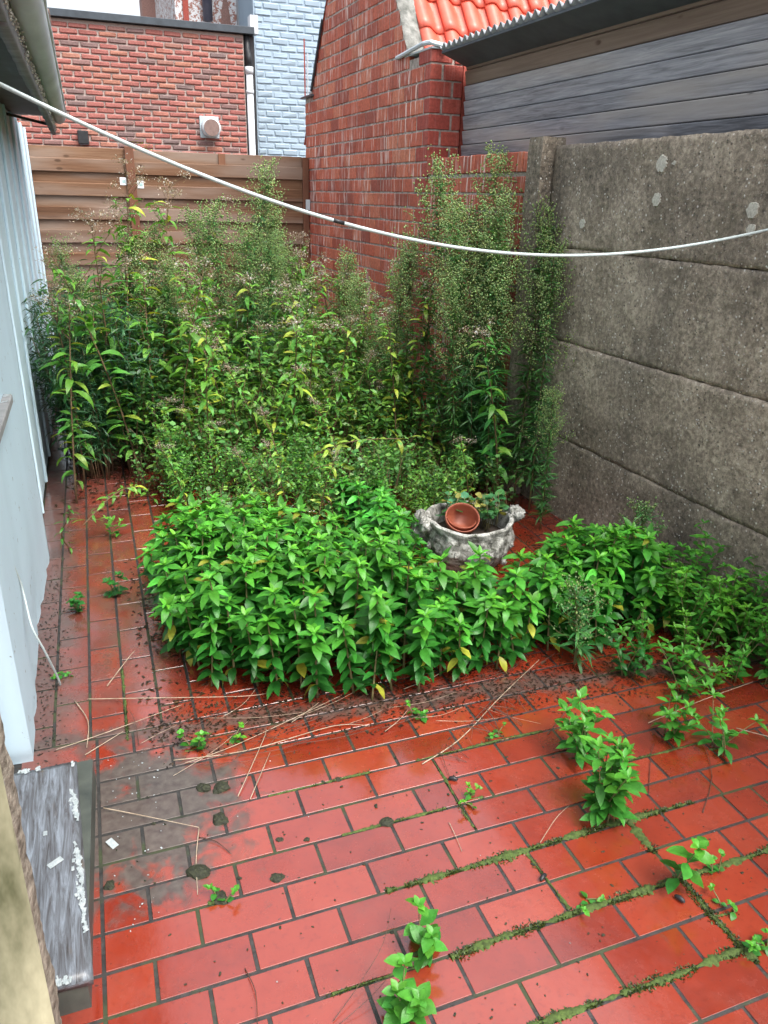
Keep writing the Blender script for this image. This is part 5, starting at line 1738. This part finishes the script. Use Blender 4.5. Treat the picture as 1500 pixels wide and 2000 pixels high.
for s in range(46):
    x, y = random.gauss(-0.01, .065), random.gauss(0.01, .04)
    if x < -0.04: y = abs(y) + 0.04
    P = curve((x, y, 0), random.uniform(.08, .15), random.uniform(.01, .05), random.uniform(0, 6.28), 0, 4)
    gp.stem.tube(P, 0.0016, 4)
    for k in range(4):
        l = random.uniform(.026, .046)
        gp.leaf('round', along(P, random.uniform(.5, 1)), random.uniform(0, 6.28), random.uniform(0, .7), random.gauss(0, .3), l, l, jc(random.choice(((0.05, 0.19, 0.06), (0.07, 0.22, 0.09), (0.05, 0.15, 0.04), (0.30, 0.30, 0.08))), .15))
for s in range(4):
    x, y = random.gauss(0.02, .05), random.gauss(0.0, .03)
    gp.stem.tube([(x, y, 0), (x + .005, y, .10), (x + random.gauss(0, .01), y, random.uniform(.12, .17))], 0.0015, 4)
gp.done().place('potted_plant', (1.50, 2.765, 0.18), 0, 1, 'round-leaved plant growing in the stone planter behind the orange pots', 'plant')

# ================================================================== MOSS, STALKS, LITTER
def moss_mesh(lines, dens, wid, hgt, mat, name):
    b = Foliage()
    for L in lines:
        for (x0, y0), (x1, y1) in zip(L[:-1], L[1:]):
            d = math.hypot(x1 - x0, y1 - y0)
            for i in range(int(d * dens)):
                t = random.random()
                w = wid * (0.55 + 0.75 * max(-0.45, wob((x0 + (x1 - x0) * t) * 22, (y0 + (y1 - y0) * t) * 22)))
                if w < 0.002: continue
                x = x0 + (x1 - x0) * t + random.gauss(0, w); y = y0 + (y1 - y0) * t + random.gauss(0, w * .8)
                l = hgt * random.uniform(.5, 1.5)
                b.add('small', (x, y, -0.001), random.uniform(0, 6.28), random.uniform(0.1, 1.2), 0, l, l, jc(mixc((0.012, 0.019, 0.005), (0.060, 0.090, 0.016), random.random() ** 1.3), .25))
    me = b.mesh(name)
    return me
ML = [
    [(0.50, 1.243), (0.64, 1.242), (0.797, 1.243), (0.916, 1.245), (1.01, 1.247), (1.145, 1.25), (1.236, 1.246), (1.40, 1.243)],
    [(0.572, 1.036), (0.697, 1.043), (0.825, 1.044), (0.904, 1.046), (0.994, 1.045), (1.087, 1.044), (1.2, 1.044), (1.335, 1.04), (1.472, 1.041), (1.7, 1.04)],
    [(0.60, 0.845), (0.692, 0.846), (0.836, 0.844), (0.9, 0.844), (1.009, 0.839), (1.097, 0.842), (1.195, 0.841), (1.258, 0.843)],
    [(1.197, 1.044), (1.192, 0.939), (1.197, 0.873), (1.204, 0.805)],
    [(1.189, 1.235), (1.186, 1.132)],
]
MS = [
    [(0.787, 1.629), (0.79, 1.548), (0.786, 1.466), (0.783, 1.407), (0.787, 1.35)],
    [(0.875, 1.23), (0.882, 1.144), (0.888, 1.05)],
    [(0.74, 1.642), (0.808, 1.645), (0.888, 1.645), (1.067, 1.648), (1.167, 1.642)],
    [(1.30, 1.442), (1.38, 1.442), (1.468, 1.438), (1.669, 1.443)],
    [(0.30, 1.64), (0.60, 1.641)], [(0.45, 1.442), (0.75, 1.443)], [(-0.05, 2.0), (-0.048, 2.4)], [(0.52, 1.04), (0.30, 1.042)],
]
for (x, y, h, ns, lf_, kd, lab) in JW:
    if y < 1.9: MS.append([(x - .028, y + .004), (x, y), (x + .03, y - .003)])  # moss strip under each weed, added as its contact shadow
rbn = MB()
for L in ML + MS:
    thin = L in MS
    Q = [(a[0] + (b[0] - a[0]) * k / m, a[1] + (b[1] - a[1]) * k / m) for a, b in zip(L[:-1], L[1:]) for m in (max(2, int(math.hypot(b[0] - a[0], b[1] - a[1]) / .005)),) for k in range(m)]
    V, F = [], []
    for i, (x, y) in enumerate(Q):
        j = min(i, len(Q) - 2)
        dx, dy = Q[j + 1][0] - Q[j][0], Q[j + 1][1] - Q[j][1]
        d = math.hypot(dx, dy) or 1
        nx, ny = -dy / d, dx / d
        w = max(0.0012, (0.0052 if thin else 0.0118) * (0.55 + 0.8 * wob(x * 24, y * 24)) * random.uniform(.75, 1.25))
        w2 = max(0.0012, w * random.uniform(.6, 1.3))
        zc = 0.001 + 0.30 * (w + w2) / 2 + random.uniform(0, .0012)
        V += [(x + nx * w, y + ny * w, -0.0006), (x + nx * w * .4, y + ny * w * .4, zc), (x - nx * w2 * .4, y - ny * w2 * .4, zc * random.uniform(.7, 1.1)), (x - nx * w2, y - ny * w2, -0.0006)]
        if i:
            b = 4 * i
            F += [[b - 4 + k, b - 3 + k, b + 1 + k, b + k] for k in range(3)]
    rbn.add(V, F)
tag(rbn.obj('moss_and_shade_mat', MAT['moss'], None, True), 'dark moss mats in the paving joints and painted contact shade under weeds', 'moss', None, 'stuff')
mo = inst('moss', moss_mesh(ML, 7500, 0.0088, 0.0060, None, 'moss'))
tag(mo, 'green moss filling the wide joints between the red tiles', 'moss', None, 'stuff')
mo = inst('thin_moss_and_shade', moss_mesh(MS, 3000, 0.0042, 0.0045, None, 'thin_moss_and_shade'))
tag(mo, 'thin moss in the narrow cross joints, also contact shade added under weeds', 'moss', None, 'stuff')

def clump_mesh(seed):
    rr = random.Random(seed)
    V, F = [], []
    n, m = 12, 5
    for j in range(m + 1):
        th = math.pi / 2 * j / m
        for k in range(n):
            a = 6.283 * k / n
            r = math.sin(th) * (1 + 0.28 * wob(math.cos(a) * 2 + seed, math.sin(a) * 2, j * .3)) + rr.uniform(-.05, .05)
            V.append((r * math.cos(a), r * math.sin(a), 0.42 * math.cos(th) + rr.uniform(-.05, .05)))
    for j in range(m):
        for k in range(n):
            q = (k + 1) % n
            F.append([j * n + k, (j + 1) * n + k, (j + 1) * n + q, j * n + q])
    F.append([k for k in range(n)])
    return MB().add(V, F).mesh('moss_clump', MAT['black_moss'], False)
CM = [clump_mesh(i * 7.3) for i in range(3)]
for (x, y, s, lab) in ((0.14, 1.725, .022, 'left of two dark moss cushions on the silty tiles near the step'), (0.185, 1.712, .026, 'right of two dark moss cushions on the silty tiles near the step'),
                      (0.162, 1.598, .024, 'green-black moss cushion below the dry bent stalk'), (0.261, 1.365, .017, 'round black moss lump on the tiles left of centre'),
                      (0.574, 1.445, .020, 'oval dark moss lump sitting on a tile joint'), (0.361, 1.457, .009, 'tiny black crumb on the tiles near the centre'),
                      (0.293, 1.48, .010, 'small black lump on the tiles left of centre'), (-0.118, 1.473, .016, 'black moss lump against the side of the step'),
                      (0.085, 1.442, .026, 'moss cushion at the end of the bent stalk'), (0.125, 1.352, .020, 'moss cushion carrying a tiny seedling'), (0.50, 1.642, .010, 'dark moss speck on an upper tile joint')):
    o = inst('moss_clump', random.choice(CM), None, (x, y, -0.001), (0, 0, random.uniform(0, 6.28)), (s * random.uniform(.8, 1.15), s * .85, s * 1.3))
    tag(o, lab, 'moss')
for (x, y, a, lab) in ((0.808, 1.532, -.6, 'black seed pod lying beside the mossy cross seam'), (0.872, 1.151, .5, 'black seed pod lying in the middle of the right paving'), (1.148, 0.991, -1.2, 'black seed pod hanging at the mossy joint near the slender weed')):
    b = MB(); b.tube([(-0.013, 0, 0.006), (-0.009, 0, 0.008), (0.0, 0.001, 0.009), (0.009, 0, 0.008), (0.013, 0, 0.006)], [0.002, 0.005, 0.006, 0.005, 0.002], 8)
    tag(b.obj('seed_pod', MAT['black'], None, True, (x, y, 0), (0, 0, a)), lab, 'seed pod')

def stalk(P, r, mat, label, group=None, name='dry_stalk'):
    Q = smooth_path(P, 5)
    o0 = Q[0].copy()
    b = MB(); b.tube([q - o0 for q in Q], [0.62 * r * (1 - 0.5 * i / len(Q)) for i in range(len(Q))], 6)
    o = b.obj(name, mat, None, True, tuple(o0))
    return tag(o, label, 'stalk', group)
stalk([(-0.125, 1.725, 0.012), (-0.02, 1.66, 0.010), (0.105, 1.575, 0.012)], .0026, MAT['straw'], 'straight dry stalk lying from the step across the silty tiles')
stalk([(0.105, 1.575, 0.010), (0.085, 1.48, 0.006), (0.075, 1.375, 0.004)], .0022, MAT['straw'], 'pale dry stalk lying lengthwise from the tip of the long stalk')
stalk([(-0.16, 2.24, 0.01), (-0.05, 2.20, 0.015), (0.30, 2.10, 0.012), (0.40, 2.09, 0.01)], .0028, MAT['straw'], 'long straw stalk crossing the left tile strip')
stalk([(-0.10, 2.30, 0.006), (-0.02, 2.42, 0.03), (0.0, 2.47, 0.02)], .0026, MAT['straw'], 'short bright straw piece propped on the left tile strip')
stalk([(-0.25, 2.02, 0.004), (-0.1, 2.05, 0.010), (0.12, 2.12, 0.006)], .0022, MAT['straw'], 'straw stalk near the foot of the white wall')
stalk([(-0.17, 1.97, 0.004), (-0.06, 2.04, 0.008)], .0026, MAT['straw'], 'short straw stalk just behind the step')
stalk([(-0.20, 2.25, 0.006), (-0.16, 2.12, 0.012), (-0.165, 2.0, 0.006)], .003, MAT['straw'], 'curved pale stalk on the left strip beside the wall')
stalk([(0.07, 1.86, 0.008), (0.28, 1.83, 0.012), (0.55, 1.86, 0.010), (0.66, 1.83, 0.006)], .0026, MAT['straw'], 'long straw stalk lying in front of the big clump')
stalk([(0.22, 1.66, 0.005), (0.33, 1.85, 0.02), (0.35, 1.90, 0.02)], .0022, MAT['straw'], 'slanting straw stalk in front of the big clump')
stalk([(0.25, 1.64, 0.005), (0.34, 1.80, 0.012)], .0022, MAT['straw'], 'second slanting straw stalk right beside the first one')
stalk([(0.10, 1.84, 0.006), (0.26, 1.87, 0.010), (0.62, 1.99, 0.02)], .0022, MAT['straw'], 'straw stalk running under the edge of the big clump')
stalk([(0.75, 1.62, 0.004), (0.90, 1.68, 0.01), (1.1, 1.80, 0.035), (1.32, 1.93, 0.05)], .0030, MAT['straw'], 'long pale root stalk between clump and paving right of centre')
stalk([(0.73, 1.39, 0.004), (0.725, 1.33, 0.006), (0.72, 1.29, 0.004)], .0016, MAT['straw'], 'fine straw on the tiles right of centre')
stalk([(0.92, 1.245, 0.012), (1.00, 1.30, 0.016), (1.06, 1.33, 0.014)], .0016, MAT['straw'], 'straw lying on the moss joint left of the lush weed')
stalk([(1.50, 1.56, 0.01), (1.72, 1.58, 0.03), (1.98, 1.62, 0.02)], .0026, MAT['straw'], 'long dry stalk lying at the right under the weeds')
stalk([(1.75, 1.45, 0.01), (1.80, 1.38, 0.02), (1.90, 1.33, 0.01)], .0026, MAT['straw'], 'dry stalk in the root tangle at the right edge')
rs = random.Random(5)
LT, GT = 'thin dry stalk in the litter along the front of the green clump', 'litter stalks in front of the clump'
for i in range(60):
    x, y = rs.uniform(-0.05, 1.15), rs.uniform(1.78, 2.04)
    a = rs.gauss(0.05, .45); l = rs.uniform(.10, .32)
    stalk([(x, y, .004 + rs.uniform(0, .01)), (x + l * .5 * math.cos(a), y + l * .5 * math.sin(a), .01 + rs.uniform(0, .012)), (x + l * math.cos(a + .15), y + l * math.sin(a + .15), .004 + rs.uniform(0, .02))], rs.uniform(.0010, .0019), MAT['straw'] if rs.random() < .22 else MAT['dark_twig'], LT, GT)
LT, GT = 'dark hanging rootlet twig under the pale root stalk right of the clump', 'dark twigs before the right clump'
for i in range(26):
    t = rs.random()
    x, y, z = 0.80 + 0.55 * t, 1.64 + 0.30 * t, 0.008 + 0.05 * t
    a = rs.gauss(-1.2, .5); l = rs.uniform(.05, .12)
    stalk([(x, y, z), (x + l * .5 * math.cos(a), y + l * .5 * math.sin(a), z * .6 + .004), (x + l * math.cos(a), y + l * math.sin(a), .003)], rs.uniform(.0012, .0024), MAT['dark_twig'], LT, GT, 'dark_twig')
stalk([(1.17, 1.62, .004), (1.32, 1.72, .02), (1.45, 1.85, .05)], .0026, MAT['dark_twig'], 'dark bent stalk rising from the tiles into the right clump', None, 'dark_twig')
stalk([(0.95, 1.73, .004), (1.15, 1.85, .03), (1.40, 1.95, .05)], .0024, MAT['dark_twig'], 'dark stalk running from the clump towards the right', None, 'dark_twig')
stalk([(1.30, 1.30, .003), (1.40, 1.42, .006), (1.46, 1.48, .008)], .0020, MAT['dark_twig'], 'dark twig lying across the right paving rows', None, 'dark_twig')
stalk([(1.40, 1.20, .003), (1.52, 1.30, .006), (1.60, 1.42, .008)], .0022, MAT['dark_twig'], 'dark twig near the right edge of the paving', None, 'dark_twig')
stalk([(0.145, 1.155, .003), (0.155, 1.09, .012), (0.145, 1.02, .006), (0.14, 0.965, .003)], .0018, MAT['dark_twig'], 'forked brown twig standing on a foreground tile', None, 'dark_twig')
stalk([(0.075, 1.01, .003), (0.11, .98, .004), (0.14, 0.965, .005), (0.165, 1.0, .02)], .0016, MAT['dark_twig'], 'short side fork of the brown foreground twig', None, 'dark_twig')
stalk([(0.29, 0.985, .003), (0.36, 1.03, .02), (0.43, 1.08, .05), (0.47, 1.14, .07)], .0014, MAT['dark_twig'], 'fine upright twig left of the small foreground weed', None, 'dark_twig')
stalk([(0.30, 0.975, .003), (0.38, 1.0, .02), (0.47, 1.05, .03)], .0012, MAT['dark_twig'], 'fine twig lying beside the small foreground weed', None, 'dark_twig')
stalk([(0.10, 1.55, .004), (0.14, 1.52, .006), (0.17, 1.47, .004)], .0024, MAT['dark_twig'], 'dark twig at the bend of the dry stalk', None, 'dark_twig')
# cracks of dark moss wandering over the slab are litter too: flakes of paint and crumbs
fk = MB()
for i in range(70):
    m_ = rs.random()
    if m_ < .55: x, y = rs.gauss(-0.06, .07), rs.uniform(1.3, 1.95)
    elif m_ < .8: x, y = rs.uniform(-0.25, .5), rs.uniform(1.8, 2.35)
    else: x, y = rs.uniform(0, 1.4), rs.uniform(.85, 1.8)
    if x < -0.125: x = -0.12 + rs.uniform(0, .05)
    s = rs.uniform(.0008, .0026)
    V, F = cbox(s * 1.6, s * rs.uniform(1, 2.5), .0010, .0003)
    fk.add(V, F, Matrix.Translation((x, y, .0016)) @ Matrix.Rotation(rs.uniform(0, 3.1), 4, 'Z') @ Matrix.Rotation(rs.gauss(0, .15), 4, 'X'))
V, F = cbox(.018, .03, .001, .0003)
fk.add(V, F, Matrix.Translation((-0.108, 1.60, .004)) @ Matrix.Rotation(.6, 4, 'Z') @ Matrix.Rotation(.2, 4, 'X'))
tag(fk.obj('paint_flakes', MAT['flake']), 'scattered white paint flakes on the red tiles', 'paint flakes', None, 'stuff')
cr = MB()
for i in range(260):
    x, y = rs.uniform(-0.1, 1.5), rs.uniform(.85, 1.9)
    s = rs.uniform(.0012, .0045) if rs.random() < .9 else rs.uniform(.005, .008)
    V, F = cbox(s * rs.uniform(1, 2.2), s, s * .6, s * .25, s * .15, rs)
    cr.add(V, F, Matrix.Translation((x, y, .001)) @ Matrix.Rotation(rs.uniform(0, 3.1), 4, 'Z'))
tag(cr.obj('soil_crumbs', MAT['black_moss']), 'dark crumbs of soil scattered over the wet tiles', 'soil', None, 'stuff')
so = Foliage()
for i in range(420):
    t = rs.random()
    x, y = rs.gauss(-0.285, .035), rs.uniform(1.95, 3.4)
    so.add('small', (x, y, 0.001), rs.uniform(0, 6.28), rs.uniform(-.1, .4), 0, .012, rs.uniform(.006, .016), jc((.035, .028, .022), .4))
for i in range(2200):
    x, y = rs.uniform(0.0, 1.9), rs.uniform(1.95, 3.3)
    so.add('small', (x, y, 0.002), rs.uniform(0, 6.28), rs.uniform(-.1, .4), 0, .02, rs.uniform(.012, .03), jc((.045, .028, .016), .4))
for i in range(2600):
    x = rs.uniform(0.02, 1.9); y = 1.99 - 0.12 * (x - .3) + rs.gauss(0, .07)
    so.add('small', (x, y, 0.002), rs.uniform(0, 6.28), rs.uniform(-.1, .35), 0, .012, rs.uniform(.006, .018), jc((.030, .019, .012), .4))  # soil and litter, coloured dark to add shade below the clump edge
for i in range(2600):
    x, y = rs.uniform(-0.3, 2.1), rs.uniform(3.9, 6.5)
    so.add('small', (x, y, 0.004), rs.uniform(0, 6.28), rs.uniform(-.1, .5), 0, .03, rs.uniform(.02, .05), jc((.04, .028, .016), .4))
o = inst('litter_and_shade', so.mesh('litter_and_shade'))
tag(o, 'dark leaf litter, soil and painted-in shade under the plants and along the wall foot', 'litter', None, 'stuff')
